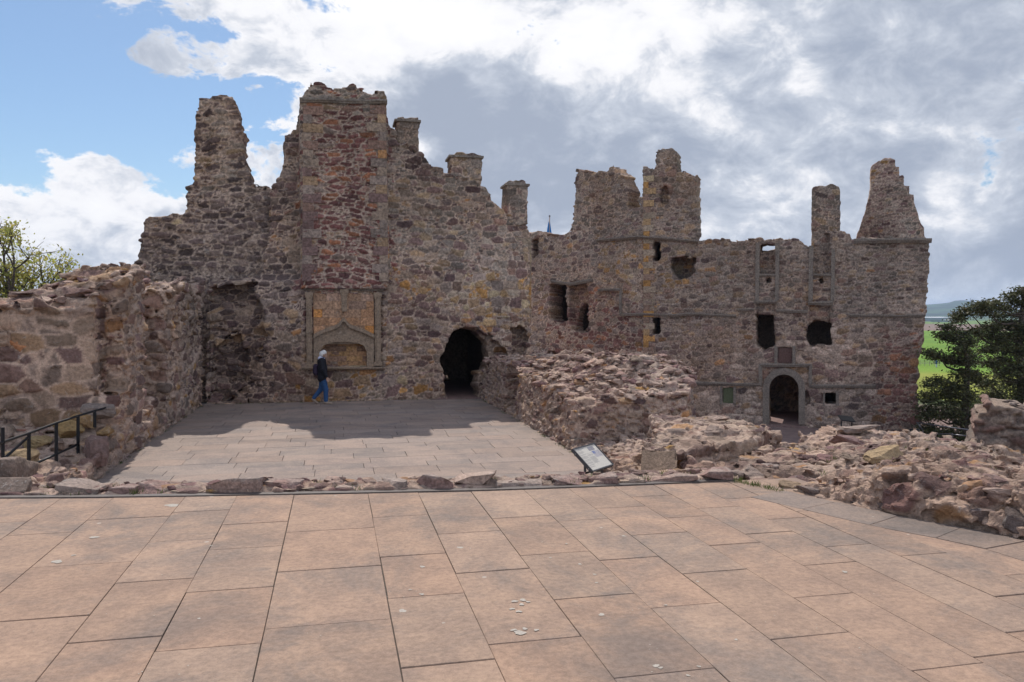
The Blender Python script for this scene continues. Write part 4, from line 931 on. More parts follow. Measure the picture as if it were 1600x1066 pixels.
for px, py, D, s, c in ((1385, 704, 8.3, (.5, .34, .2), (.36, .265, .16)), (1470, 745, 6.75, (.34, .22, .3), (.16, .075, .07)), (1395, 780, 6.75, (.42, .26, .2), (.21, .165, .15)), (1285, 758, 7.35, (.62, .3, .17), (.24, .19, .17)), (1340, 772, 7.0, (.3, .2, .15), (.22, .17, .15)), (1595, 805, 5.9, (.24, .24, .26), (.14, .11, .10)), (1570, 765, 6.3, (.3, .2, .2), (.2, .14, .14)), (1235, 752, 7.6, (.3, .18, .12), (.30, .22, .15)),
                    (1205, 722, 9.2, (.62, .2, .14), (.32, .26, .23)), (1320, 680, 12, (.7, .5, .2), (.24, .16, .15)), (1345, 662, 13, (.8, .5, .14), (.3, .24, .21)), (1300, 702, 10.6, (.5, .4, .2), (.2, .12, .12)), (1500, 764, 6.7, (.3, .2, .22), (.19, .10, .09)), (1440, 790, 6.6, (.3, .22, .18), (.22, .17, .15)), (1545, 790, 6.1, (.3, .16, .14), (.25, .19, .17))):
    p = P(px, py, D); rk.append((p[0], p[1], p[2] - .07, tuple(.85 * q for q in s), -.3, c))
kw7 = dict(dims=3, chips=.014, amp=.08, joint=.06, recess=.03, tilt=.4, mortar=(.40, .305, .25))
mound = masonry('rubble_parapet', fw_, (1.7, 9.0, 3.6, 9.4, -.35, .75), .024, solid7, (.34, .34, .19), 27, col7, M_NEAR, flat=True, extra=rocks([q for q in rk if q[1] < 9.35], 21, 8), **kw7)
tagd(mound, 'low tumbled parapet of pink and ochre rubble curving along the right edge of the terrace', 'castle wall')
mound2 = masonry('tumbled_rubble', fw_, (2.5, 10.2, 9.33, 14.6, -.9, .6), .034, solid7, (.26, .26, .12), 28, col7, M_NEAR, extra=rocks([q for q in rk if q[1] >= 9.35], 25, 6), **kw7)
tagd(mound2, 'farther heap of tumbled rubble between the parapet and the arched gateway', 'castle wall')
# rough bed between the terrace corner and the mound
H8 = idw([(962, 752, 13.3), (975, 742, 12.6), (1000, 722, 13.5), (985, 708, 15), (1003, 742, 10.5), (1040, 746, 9.0), (1090, 744, 8.5), (1140, 744, 8.3), (1060, 738, 10), (1120, 728, 9.8), (1190, 712, 10.2), (950, 702, 16), (1000, 690, 16)])
pl8 = np.array([(XR, 7.6), (XR, 16.2), (8.2, 17.2), (8.6, 14), (7.2, 10.5), (5.2, 8.5), (3.9, 7.65)] , np.float32); pl8[0] = (3.2, 7.75)
pl8 = np.array([(3.0, 7.85), (XR - .05, 11.5), (XR, 16.2), (8.2, 17.2), (8.6, 14), (7.2, 10.5), (4.6, 8.0), (3.75, 7.5), (3.2, 7.6)], np.float32)
def solid8(u, w, v):
    X, Y = np.meshgrid(u, w, indexing='ij'); pd = psdf(pl8, X.ravel(), Y.ravel()).reshape(X.shape); H = H8(X, Y); z = v[None, None, :]
    d = np.maximum(pd[:, :, None] + .3 * np.clip(z + 1.2, 0, 1), (z - H[:, :, None]) * .8); return d, np.full((1, 1, 1), .08, np.float32) + 0 * d
def z8(x, y): return float(H8(x, y)) if psdf(pl8, np.array([x]), np.array([y]))[0] < -.3 else None
bed = masonry('rubble_bed', fw_, (2.7, 9., 7.3, 17.4, -1.6, .3), .045, solid8, (.3, .3, .14), 29, col7, M_NEAR, dims=3, chips=.016, flat=True, amp=.08, joint=.045, recess=.03, tilt=.8, extra=rocks(tops(z8, (3, 8.6), (7.8, 16.5), 130, 17, (.15, .5), 'pink', -.02, .4), 22), mortar=(.40, .305, .25))
tagd(bed, 'sloping rubble bed between the hall floor corner and the upright corner block', 'rubble')
# flat-topped masonry stump with squared corner block
st = [(1003, 700), (1060, 706), (1120, 697), (1180, 694), (1216, 681), (1218, 672), (1170, 655), (1110, 644), (1030, 641), (1018, 660), (1030, 682)]
pl9 = np.array([list(onz(x, y, -.02)[:2]) for x, y in st], np.float32)
def solid9(u, w, v):
    X, Y = np.meshgrid(u, w, indexing='ij'); pd = psdf(pl9, X.ravel(), Y.ravel()).reshape(X.shape); z = v[None, None, :]
    H = (.02 - .10 * np.clip((Y - 11) / 3, 0, 1) + .05 * np.sin(2 * X + Y))[:, :, None]; d = np.maximum(pd[:, :, None], z - H); return d, np.where(z - H > pd[:, :, None] - .03, .04, .05).astype(np.float32) + 0 * d
def z9(x, y): return .0 if psdf(pl9, np.array([x]), np.array([y]))[0] < -.25 else None
rk = tops(z9, (3, 9), (9, 14.5), 90, 19, (.15, .6), 'pink', -.03, .25)
stump = masonry('masonry_stump', fw_, (pl9[:, 0].min() - .2, pl9[:, 0].max() + .2, pl9[:, 1].min() - .2, pl9[:, 1].max() + .2, -1.3, .25), .035, solid9, (.36, .36, .18), 31, col7, M_NEAR, dims=3, chips=.016, flat=True, amp=.05, joint=.045, recess=.03, tilt=.3, extra=rocks(rk, 23, 8), mortar=(.40, .305, .25))
tagd(stump, 'flat-topped stump of thick masonry behind the right end of the edge stones', 'castle wall')
V, F = rock((.40, .62, .50), 88, 14, 3, .015, .97); a = onz(1031, 699, .0); V = V @ rotm(0, .0, -.35).T + np.array([a[0] - .08, a[1] - .15, -.24])
tagd(mk('corner_block', V, F, M_ROCK, None, np.array([.24, .175, .13]) * (.85 + .3 * vnoise(V, .1, 3))[:, None], True), 'large squared upright brown block at the corner of the masonry stump', 'stone')

# ------------------------------------------------------------------ rubble of the lower left
H10 = idw([(60, 760, 8.2), (140, 762, 8.2), (10, 740, 9), (150, 748, 13.6), (120, 752, 12.5), (60, 747, 12), (90, 744, 12.8), (120, 728, 13.6), (60, 718, 13), (0, 708, 13), (100, 698, 14), (150, 704, 14.3), (40, 674, 14.6), (0, 666, 14.7), (130, 670, 14.7), (-60, 666, 14.6), (-60, 720, 12)])
pl10 = np.array([(-11.5, 8.2), (-3.4, 8.0), (XL + .05, 9.5), (XL, 16.6), (-11.5, 16.6)], np.float32)
def solid10(u, w, v):
    X, Y = np.meshgrid(u, w, indexing='ij'); pd = psdf(pl10, X.ravel(), Y.ravel()).reshape(X.shape); H = np.maximum(H10(X, Y), -1.18); z = v[None, None, :]
    H = H - .0; d = np.maximum(pd[:, :, None] + .3 * np.clip(z + 1.2, 0, 1), (z - H[:, :, None]) * .8); return d, np.full((1, 1, 1), .07, np.float32) + 0 * d
def z10(x, y): return float(max(H10(x, y), -1.18)) if psdf(pl10, np.array([x]), np.array([y]))[0] < -.3 else None
rk = tops(z10, (-11.5, XL), (8.2, 16.3), 260, 27, (.14, .5), 'pink', -.03, .45)
for px, py, D, s, c in ((147, 700, 13.9, (.45, .6, .55), (.2, .135, .12)), (108, 672, 14.3, (.5, .4, .36), (.33, .23, .11)), (130, 655, 14.6, (.45, .4, .26), (.31, .20, .10)), (166, 674, 14.2, (.3, .35, .24), (.30, .20, .10)), (152, 642, 14.8, (.6, .4, .3), (.22, .18, .16)), (60, 690, 14, (.45, .4, .22), (.32, .24, .13)), (30, 716, 12.6, (.55, .45, .25), (.3, .22, .13)), (25, 674, 14.5, (.8, .4, .12), (.26, .14, .11))):
    p = P(px, py, D); rk.append((p[0], p[1], p[2], s, .3, c))
lowl = masonry('rubble_slope', fw_, (-11.7, XL + .25, 7.9, 16.9, -1.6, .3), .05, solid10, (.34, .34, .14), 33, col7, M_NEAR, dims=3, amp=.08, joint=.05, recess=.03, tilt=.8, extra=rocks(rk, 24, 8), mortar=(.40, .305, .25))
tagd(lowl, 'uneven rubble slope between the terrace and the left wall, below the black handrail', 'rubble')

# right-hand wall fragment in the middle distance
f11 = Frame(*floor_at(1514, 17.5, 0)[:2], -41)
o11 = f11.poly([(1512, 800), (1510, 712), (1516, 705), (1514, 692), (1519, 684), (1515, 674), (1520, 664), (1524, 655), (1522, 647), (1532, 640), (1548, 634), (1570, 637), (1600, 636), (1700, 634), (1900, 640), (1900, 800)])
fr11 = masonry('ruined_corner_wall', f11, (o11[:, 0].min() - .3, 6.5, -.4, 2.4, -3.9, o11[:, 1].max() + .4), .05, facade(f11, o11, 2.0, None, (), .10, .04), (.55, 1, .16), 35, zones('grey', [], 5), M_WALL, amp=.07, joint=.06, recess=.08, tilt=.35, mortar=(.2, .16, .14),
   extra=rocks(tops(lambda x, y: None, (0, 1), (0, 1), 0, 1) or [(*(f11.at(a, b, o11[:, 1].max() - .12)), (s, s * .8, s * .4), c, (.25, .2, .175)) for a, b, s, c in zip(np.random.RandomState(1).uniform(.8, 6, 60), np.random.RandomState(2).uniform(.1, 1.9, 60), np.random.RandomState(3).uniform(.12, .3, 60), np.random.RandomState(4).uniform(0, 6, 60))], 31, 8))
tagd(fr11, 'ruined stub of wall with jagged left end at the right edge, in front of the dark trees', 'castle wall')
# ------------------------------------------------------------------ tubes, trees, people, small things
def tube(pts, rad_, n=8, V=None, F=None):
    V = [] if V is None else V; F = [] if F is None else F; pts = [np.array(p, float) for p in pts]; m = len(pts); rr = rad_ if hasattr(rad_, '__len__') else [rad_] * m; base = len(V)
    prev = None
    for i, p in enumerate(pts):
        t = pts[min(i + 1, m - 1)] - pts[max(i - 1, 0)]; t /= np.linalg.norm(t) + 1e-9
        a = np.cross(t, [0, 0, 1.]) if abs(t[2]) < .93 else np.cross(t, [1., 0, 0])
        if prev is not None: a = prev - t * np.dot(prev, t)
        a /= np.linalg.norm(a) + 1e-9; prev = a; b = np.cross(t, a)
        for k in range(n): q = 2 * math.pi * k / n; V.append(p + rr[i] * (a * math.cos(q) + b * math.sin(q)))
    for i in range(m - 1):
        for k in range(n): F.append((base + i * n + k, base + i * n + (k + 1) % n, base + (i + 1) * n + (k + 1) % n, base + (i + 1) * n + k))
    F.append(tuple(base + k for k in range(n))[::-1]); F.append(tuple(base + (m - 1) * n + k for k in range(n))); return V, F
def bark_mat(nm, c): return plain(nm, c, .95, 0, .4, 12)
def leaf_mat(nm, c, tr=.3):
    m, k, b = new_mat(nm, .6); g = k.n.new('ShaderNodeNewGeometry'); o = k.n.new('ShaderNodeAttribute'); o.attribute_name = 'Col'
    cc = k.mix(1.0, o.outputs['Color'], (*c, 1), 'MULTIPLY'); k.l.new(cc, b.inputs['Base Color'])
    t = k.n.new('ShaderNodeBsdfTranslucent'); k.l.new(cc, t.inputs[0]); mx = k.n.new('ShaderNodeMixShader'); mx.inputs[0].default_value = tr
    k.l.new(b.outputs[0], mx.inputs[1]); k.l.new(t.outputs[0], mx.inputs[2]); k.l.new(mx.outputs[0], k.n['Material Output'].inputs[0]); return m
def leaves(cs, size, seed, elong=2.2, up=.5):
    """one small bent leaf spray per point"""
    r = np.random.RandomState(seed); n = len(cs); d = r.normal(size=(n, 3)); d[:, 2] *= up; d /= np.linalg.norm(d, axis=1, keepdims=True)
    e = np.cross(d, r.normal(size=(n, 3)) * [.6, .6, 1.4]); e /= np.linalg.norm(e, axis=1, keepdims=True); s = size * r.uniform(.6, 1.4, n)[:, None]
    nrm = np.cross(d, e); a = cs - d * s * .5; b = cs + e * s / elong * .5 + nrm * s * .12; c = cs + d * s * .5; f = cs - e * s / elong * .5 + nrm * s * .12
    V = np.stack([a, b, c, f], 1).reshape(-1, 3); F = np.arange(4 * n).reshape(-1, 4); col = r.uniform(.6, 1.4, (n, 1)) * (1 + r.uniform(-.12, .12, (n, 3))); return V, F, np.repeat(col, 4, 0)
def evergreen(trunk, clumps, seed, label, group, dens, leafm, barkm, lsize=.13, tr=.16):
    r = np.random.RandomState(seed); tp = [P(*q) for q in trunk]; o = empty('yew_tree', np.array([tp[0][0], tp[0][1], H_ground(tp[0][0], tp[0][1])])); tagd(o, label, 'tree', group)
    tp = [np.array([tp[0][0], tp[0][1], H_ground(tp[0][0], tp[0][1]) - .2])] + tp
    V, F = tube(tp, list(np.linspace(tr * 1.4, tr * .35, len(tp))), 9); pts = []
    dense = np.array([tp[i] + (tp[i + 1] - tp[i]) * t for i in range(len(tp) - 1) for t in np.linspace(0, 1, 10)])
    for (px, py, D, rx, ry) in clumps:
        c = P(px, py, D); sx, sz = rx * D / 1250., ry * D / 1250.; sd = max(sx * .8, .35)
        # limb from the trunk
        h = dense[np.argmin(np.abs(dense[:, 2] - (c[2] - .35 * abs(c[0] - dense[:, 0]))) + .15 * np.linalg.norm(dense[:, :2] - c[:2], axis=1))]
        mid = (h + c) / 2 + np.array([r.normal() * .15, r.normal() * .15, -.12 * np.linalg.norm(c - h)]); L = [h, (h + mid) / 2 + r.normal(size=3) * .05, mid, (mid + c) / 2 + r.normal(size=3) * .06 + [0, 0, -.05], c]
        V, F = tube(L, [.065, .05, .038, .026, .012], 5, V, F)
        ns = max(8, int(dens * .13 * (sx + .3) * (sz + .25) * 9))
        for _ in range(ns):           # twigs each with a tuft
            u = r.normal(size=3); u /= np.linalg.norm(u); u *= r.uniform(.25, 1.) ** .5; e = c + u * np.array([sx, sd, sz])
            q = c + (e - c) * .2; V, F = tube([q, (q + e) / 2 + [0, 0, .04], e], [.012, .008, .004], 3, V, F)
            k = r.randint(20, 34); pts.append(e + r.normal(size=(k, 3)) * np.array([.17, .17, .085]))
    mk('trunk', V, F, barkm, o, None, True)
    pts = np.concatenate(pts); Vl, Fl, Cl = leaves(pts, lsize, seed); mk('foliage', Vl, Fl, leafm, o, Cl, False); return len(pts)
M_BARK = bark_mat('bark', (.085, .065, .052)); M_YEW = leaf_mat('yew_foliage', (.088, .088, .036), .18); M_YEW2 = leaf_mat('yew_foliage_fresh', (.080, .095, .030), .2)
nl = evergreen([(1506, 700, 33), (1508, 640, 33), (1512, 570, 33), (1506, 530, 33)], [(1482, 512, 33, 9, 4), (1474, 523, 33, 8, 4), (1486, 530, 33, 8, 4), (1500, 522, 33.4, 12, 5), (1512, 534, 33, 14, 8), (1503, 548, 32.6, 14, 7), (1452, 551, 33, 7, 2.5), (1462, 557, 33, 8, 4), (1482, 560, 33, 11, 5), (1499, 566, 33, 15, 7), (1517, 560, 33.5, 12, 10), (1505, 585, 33, 18, 11),
   (1524, 590, 33.5, 14, 11), (1494, 601, 33, 14, 7), (1466, 594, 33, 9, 4), (1453, 600, 33, 8, 4), (1478, 610, 33, 15, 9), (1504, 620, 32.8, 22, 14), (1456, 622, 33, 15, 12), (1450, 645, 33, 14, 14), (1478, 642, 32.6, 22, 16), (1508, 655, 33, 24, 18), (1450, 672, 33, 12, 12), (1475, 680, 33, 24, 14), (1510, 690, 33, 26, 14)], 5, 'slender dark yew nearest the gatehouse range, its twigs reaching left over the fields', 'dark yews beyond the castle', 60, M_YEW, M_BARK)
nl += evergreen([(1600, 740, 36), (1598, 640, 36), (1592, 540, 36), (1600, 470, 36), (1598, 448, 36)], [(1502, 493, 35, 9, 4), (1512, 484, 35, 12, 4), (1530, 477, 35, 17, 4.5), (1552, 475, 35.5, 17, 4.5), (1573, 481, 36, 10, 4), (1497, 501, 35, 6, 3), (1540, 488, 35.5, 16, 4), (1564, 493, 36, 9, 4), (1578, 463, 36, 8, 4), (1586, 473, 36, 9, 5), (1597, 455, 36, 12, 6), (1607, 472, 36, 15, 9), (1592, 491, 36.5, 10, 6), (1565, 508, 36, 17, 6), (1545, 513, 35.5, 16, 5), (1585, 508, 36, 16, 6), (1524, 518, 35, 12, 5), (1550, 527, 35.5, 20, 6), (1580, 526, 36, 22, 8), (1603, 520, 36, 16, 16), (1565, 541, 35.5, 24, 7), (1540, 546, 35, 13, 6), (1592, 548, 36, 20, 12), (1575, 561, 35.5, 22, 8), (1550, 568, 35, 13, 6), (1597, 575, 36, 22, 12), (1570, 584, 35.5, 20, 9), (1545, 600, 35, 13, 9), (1588, 603, 36, 24, 13), (1560, 618, 35.5, 18, 12), (1595, 630, 36, 26, 16), (1548, 645, 35, 20, 14), (1580, 655, 35.5, 24, 14), (1620, 560, 37, 20, 20), (1640, 500, 37, 24, 10), (1625, 600, 37, 26, 24), (1660, 560, 37, 30, 20), (1560, 680, 35, 24, 16), (1605, 672, 36, 24, 20), (1650, 640, 37, 30, 24)], 6, 'tallest dark yew at the right edge with flat layered boughs and a spiky top', 'dark yews beyond the castle', 62, M_YEW, M_BARK, tr=.2)
nl += evergreen([(1545, 720, 42), (1550, 640, 42), (1552, 600, 42)], [(1520, 640, 42, 20, 14), (1545, 625, 42, 20, 12), (1575, 640, 42, 22, 14), (1530, 665, 42, 26, 16), (1570, 670, 42, 26, 16), (1490, 665, 42, 22, 14), (1465, 655, 42, 16, 14), (1600, 690, 42, 30, 20), (1450, 690, 42, 20, 14), (1500, 695, 42, 24, 14)], 8, 'low bushy yew showing between the slender yew and the tallest one', 'dark yews beyond the castle', 62, M_YEW2, M_BARK)
print('yew sprays', nl)
# spring tree at the left
def spring_tree(px, D, seed, label, scale=1., lean=0.):
    r = np.random.RandomState(seed); b = floor_at(px, D, CZ - .05); o = empty('deciduous_tree', b); tagd(o, label, 'tree', 'trees in young leaf beyond the left wall'); V = []; F = []; pts = []
    def grow(p, d, L, R, lev):
        n = 5; L_ = [p]; q = p.copy(); dd = d.copy()
        for i in range(n):
            dd = dd + r.normal(size=3) * .10 + np.array([0, 0, .05]); dd /= np.linalg.norm(dd); q = q + dd * L / n; L_.append(q.copy())
        tube(L_, list(np.linspace(R, R * .55, n + 1)), 7 if lev < 2 else 4, V, F)
        if lev >= 3:
            for a in L_[1:]:
                for _ in range(3): pts.append(a + r.normal(size=3) * .22)
        if lev < 5:
            for k in range(3 if lev else 5):
                i = n if k == 0 else r.randint(2, n + 1); ang = r.uniform(.35, .95) if lev else r.uniform(.3, .9); az = r.uniform(0, 6.28) if lev else k * 1.3 + r.uniform(-.3, .3)
                a = np.cross(dd, r.normal(size=3)); a /= np.linalg.norm(a); bb = np.cross(dd, a); nd = dd * math.cos(ang) + (a * math.cos(az) + bb * math.sin(az)) * math.sin(ang)
                nd[2] = max(nd[2], -.05); nd /= np.linalg.norm(nd); grow(L_[i], nd, L * r.uniform(.58, .78), R * (.55 if k else .6), lev + 1)
    grow(b + 0., np.array([lean, 0, 1.]), 3.9 * scale, .27 * scale, 0)
    mk('trunk', V, F, M_BARK, o, None, True); pts = np.array(pts); pts = pts[r.rand(len(pts)) < .6]
    Vl, Fl, Cl = leaves(pts, .17, seed + 1, 1.5, 1.); mk('foliage', Vl, Fl, M_SPRING, o, Cl, False); print('spring', len(pts))
def tufts():
    r = np.random.RandomState(6); V = []; F = []; Cc = []
    S = []
    for _ in range(60): x = r.uniform(-3.9, 4.6); S.append((x, 26.1 + r.uniform(-.05, .1), FZ))
    for _ in range(40): y = r.uniform(13, 26); S.append((XL + .03, y, FZ))
    for _ in range(40): y = r.uniform(15, 26); S.append((XR - .03, y, FZ))
    for _ in range(70):
        x, y = r.uniform(2.2, 8), r.uniform(5, 13.5); z = z7(x, y)
        if z is not None: S.append((x, y, z + .0))
    for _ in range(40): x = r.uniform(-3, 3.7); S.append((x, float(np.interp(x, edge[:, 0], edge[:, 1])) + r.uniform(.06, .4), .02))
    for _ in range(30): t = r.uniform(0, 1) * (len(rr) - 8); i = int(t); p = rr[i] + (rr[i + 1] - rr[i]) * (t - i); S.append((p[0], p[1], .0))
    for _ in range(30): x, y = r.uniform(-9, XL), r.uniform(9, 14); S.append((x, y, float(z10(x, y) or -1.1)))
    for x, y, z in S:
        h = r.uniform(.02, .07); g = r.uniform(.7, 1.3)
        for _ in range(r.randint(8, 22)):
            a = r.uniform(0, 6.3); q = np.array([x + r.normal() * .03, y + r.normal() * .03, z - .01]); u = np.array([math.cos(a), math.sin(a), 0]); k = len(V); w = .004
            V += [q - u[[1, 0, 2]] * w, q + u[[1, 0, 2]] * w, q + u * h * .5 + [0, 0, h * r.uniform(.6, 1.2)]]; F.append((k, k + 1, k + 2)); Cc += [(g, g, g)] * 3
    tagd(mk('grass_tufts', V, F, leaf_mat('weed_leaf', (.10, .13, .035)), None, np.array(Cc), False, origin=np.zeros(3)), kind='stuff')
tufts()
M_SPRING = leaf_mat('spring_leaf', (.36, .34, .085), .45)
spring_tree(46, 42, 3, 'whole broad tree in sparse yellow-green leaf rising behind the left wall', 1.0)
spring_tree(-40, 43, 7, 'tree in young leaf cut off by the left edge of the picture, only boughs showing', 1.0, .1)

# ---- SDF figures
def sdf_mesh(name, parts, vox, mat, parent, kk=.03, origin=None, base=None, rot=0., cols=None):
    A = np.array([p[0] for p in parts]); Bp = np.array([p[1] for p in parts]); R = np.array([p[2] for p in parts]); mx = R.max() + .05
    lo = np.minimum(A, Bp).min(0) - mx; hi = np.maximum(A, Bp).max(0) + mx
    g = [np.arange(lo[i], hi[i], vox, dtype=np.float32) for i in range(3)]; X, Y, Z = np.meshgrid(*g, indexing='ij'); d = np.full(X.shape, 9., np.float32)
    for a, b, (r0, r1), fl in [(p[0], p[1], p[2], p[3] if len(p) > 3 else 1.) for p in parts]:
        a = np.array(a); b = np.array(b); e = b - a; t = np.clip(((X - a[0]) * e[0] + (Y - a[1]) * e[1] + (Z - a[2]) * e[2]) / (e @ e + 1e-9), 0, 1)
        q = np.sqrt((X - a[0] - t * e[0]) ** 2 + ((Y - a[1] - t * e[1]) / fl) ** 2 + (Z - a[2] - t * e[2]) ** 2) - (r0 + (r1 - r0) * t)
        h = np.clip(.5 + .5 * (d - q) / kk, 0, 1); d = d + (q - d) * h - kk * h * (1 - h)
    V, F = surfnet(d, lo, vox); cr, sr = math.cos(rot), math.sin(rot); V = V @ np.array([[cr, sr, 0], [-sr, cr, 0], [0, 0, 1]], np.float32) + np.array(base, np.float32)
    col = np.ones((len(V), 3), np.float32)
    return mk(name, V, F, mat, parent, col if cols is None else cols(V), True)
def limb(*pts):      # [(point, r), ...] -> capsules
    return [(pts[i][0], pts[i + 1][0], (pts[i][1], pts[i + 1][1])) for i in range(len(pts) - 1)]
def hand(w, d, s=1):
    """palm, four bent fingers of different length and a thumb; w wrist, d direction down"""
    w = np.array(w); d = np.array(d, float); d /= np.linalg.norm(d); side = np.array([1., 0, 0]); out = np.cross(d, side); L = [(w, w + d * .08, (.026, .036), .6)]
    for i, l in enumerate((.065, .075, .07, .055)):
        b = w + d * .085 + side * (.027 - i * .018); m = b + d * l * .55 + out * .008 * s; e = m + d * l * .4 + out * .03 * s; L += [(b, m, (.0105, .010)), (m, e, (.010, .008))]
    t = w + d * .03 + side * .03; m = t + d * .035 + side * .025; L += [(t, m, (.013, .012)), (m, m + d * .03 + side * .006, (.012, .009))]; return L
M_SKIN = plain('skin', (.42, .26, .19), .6); M_JACKET = plain('black_jacket', (.014, .014, .02), .8, 0, .3, 30); M_JEANS = plain('blue_jeans', (.035, .085, .20), .9, 0, .25, 50); M_HAIR = plain('white_hair', (.62, .60, .58), .8, 0, .25, 90)
M_SHOE = plain('beige_shoe', (.32, .25, .20), .8, 0, .2, 60); M_SOLE = plain('dark_sole', (.05, .04, .035), .9); M_HOOD = plain('pale_hood', (.52, .53, .68), .9, 0, .1); M_PACK = plain('dark_purple_pack', (.035, .022, .045), .8, 0, .3, 40)
def walker():
    b = floor_at(503, 24.9, FZ); pr = empty('person', b); tagd(pr, 'person with white hair in a black jacket and blue jeans walking past the carved niche', 'person')
    hip = (.0, 0, .86)
    arms = limb(((-.02, -.17, 1.36), .05), ((.02, -.23, 1.10), .042), ((.13, -.22, .87), .032))
    arms2 = limb(((-.02, .17, 1.36), .05), ((-.08, .23, 1.10), .042), ((-.02, .22, .86), .032))
    legf = limb(((.0, -.08, .84), .085), ((.10, -.08, .46), .055), ((.10, -.08, .09), .04)); legb = limb(((.0, .08, .84), .085), ((-.04, .08, .47), .055), ((-.27, .08, .16), .04))
    torso = [((0, 0, .88), (0, 0, 1.1), (.125, .11), 1.25), ((0, 0, 1.1), (-.02, 0, 1.33), (.11, .12), 1.35), ((-.02, -.12, 1.36), (-.02, .12, 1.36), (.06, .06)), ((-.01, 0, 1.36), (.02, 0, 1.48), (.055, .05))]
    head = [((.035, 0, 1.535), (.045, 0, 1.575), (.078, .086)), ((.07, 0, 1.50), (.075, 0, 1.53), (.05, .06)), ((.125, 0, 1.535), (.148, 0, 1.522), (.010, .013)), ((.118, 0, 1.495), (.128, 0, 1.497), (.014, .012), 2.), ((.105, -.018, 1.463), (.105, .018, 1.463), (.024, .024)),
            ((.035, -.085, 1.53), (.03, -.088, 1.56), (.014, .018)), ((.035, .085, 1.53), (.03, .088, 1.56), (.014, .018))]
    feet = [((.10, -.08, .07), (.12, -.08, .05), (.04, .035)), ((.12, -.08, .05), (.24, -.09, .035), (.035, .03), 1.2), ((-.27, .08, .14), (-.24, .08, .09), (.04, .035)), ((-.24, .08, .09), (-.16, .08, .02), (.034, .028), 1.2)]
    body = torso + head + arms + arms2 + legf + legb + feet + hand((.135, -.22, .86), (.25, .0, -1)) + hand((-.02, .22, .85), (-.1, 0, -1))
    sdf_mesh('body', body, .0095, M_SKIN, pr, .018, base=b)
    eyes_v, eyes_f = [], []
    jk = [((0, 0, .82), (0, 0, 1.1), (.155, .145), 1.3), ((0, 0, 1.1), (-.02, 0, 1.34), (.145, .135), 1.4), ((-.02, -.14, 1.375), (-.02, .14, 1.375), (.075, .075)), ((-.02, 0, 1.40), (0, 0, 1.44), (.085, .075))]
    jk += limb(((-.02, -.18, 1.36), .078), ((.02, -.245, 1.10), .066), ((.12, -.23, .89), .052)) + limb(((-.02, .18, 1.36), .078), ((-.08, .245, 1.10), .066), ((-.03, .23, .88), .052))
    sdf_mesh('jacket', jk, .012, M_JACKET, pr, .035, base=b)
    sdf_mesh('jeans', [((0, 0, .84), (0, 0, .93), (.135, .13), 1.25)] + limb(((.01, -.08, .84), .105), ((.10, -.08, .46), .078), ((.10, -.08, .12), .066)) + limb(((.0, .08, .84), .105), ((-.04, .08, .47), .078), ((-.265, .08, .19), .062)), .012, M_JEANS, pr, .03, base=b)
    sdf_mesh('hair', [((.0, 0, 1.57), (.045, 0, 1.60), (.092, .088)), ((-.03, 0, 1.50), (.0, 0, 1.56), (.062, .085)), ((.06, 0, 1.635), (.10, 0, 1.615), (.045, .03), 1.4), ((.0, -.062, 1.53), (.03, -.066, 1.57), (.035, .035)), ((.0, .062, 1.53), (.03, .066, 1.57), (.035, .035))], .009, M_HAIR, pr, .02, base=b)
    sdf_mesh('hood', [((-.075, -.06, 1.43), (-.075, .06, 1.43), (.06, .06)), ((-.03, -.09, 1.44), (.05, -.05, 1.42), (.04, .035)), ((-.03, .09, 1.44), (.05, .05, 1.42), (.04, .035))], .011, M_HOOD, pr, .03, base=b)
    for nm, a in (('shoe', [((.075, -.08, .055), (.11, -.08, .06), (.052, .05)), ((.12, -.08, .045), (.265, -.09, .032), (.046, .036), 1.15)]), ('shoe', [((-.285, .08, .155), (-.26, .08, .12), (.05, .05)), ((-.255, .08, .10), (-.165, .08, .03), (.044, .034), 1.15)])):
        s = sdf_mesh(nm, a, .009, M_SHOE, pr, .02, base=b)
    sdf_mesh('backpack', [((-.215, 0, 1.0), (-.215, 0, 1.17), (.075, .07), 1.7), ((-.19, 0, .96), (-.19, 0, 1.2), (.07, .06), 1.7), ((-.13, -.1, 1.22), (-.03, -.12, 1.43), (.02, .022)), ((-.13, .1, 1.22), (-.03, .12, 1.43), (.02, .022))], .012, M_PACK, pr, .03, base=b)
    for s in (-1, 1):
        V, F = tube([b + np.array([.112, s * .030, 1.545]), b + np.array([.121, s * .031, 1.545])], [.009, .006], 8); mk('eye', V, F, M_SOLE, pr, None, True)
walker()
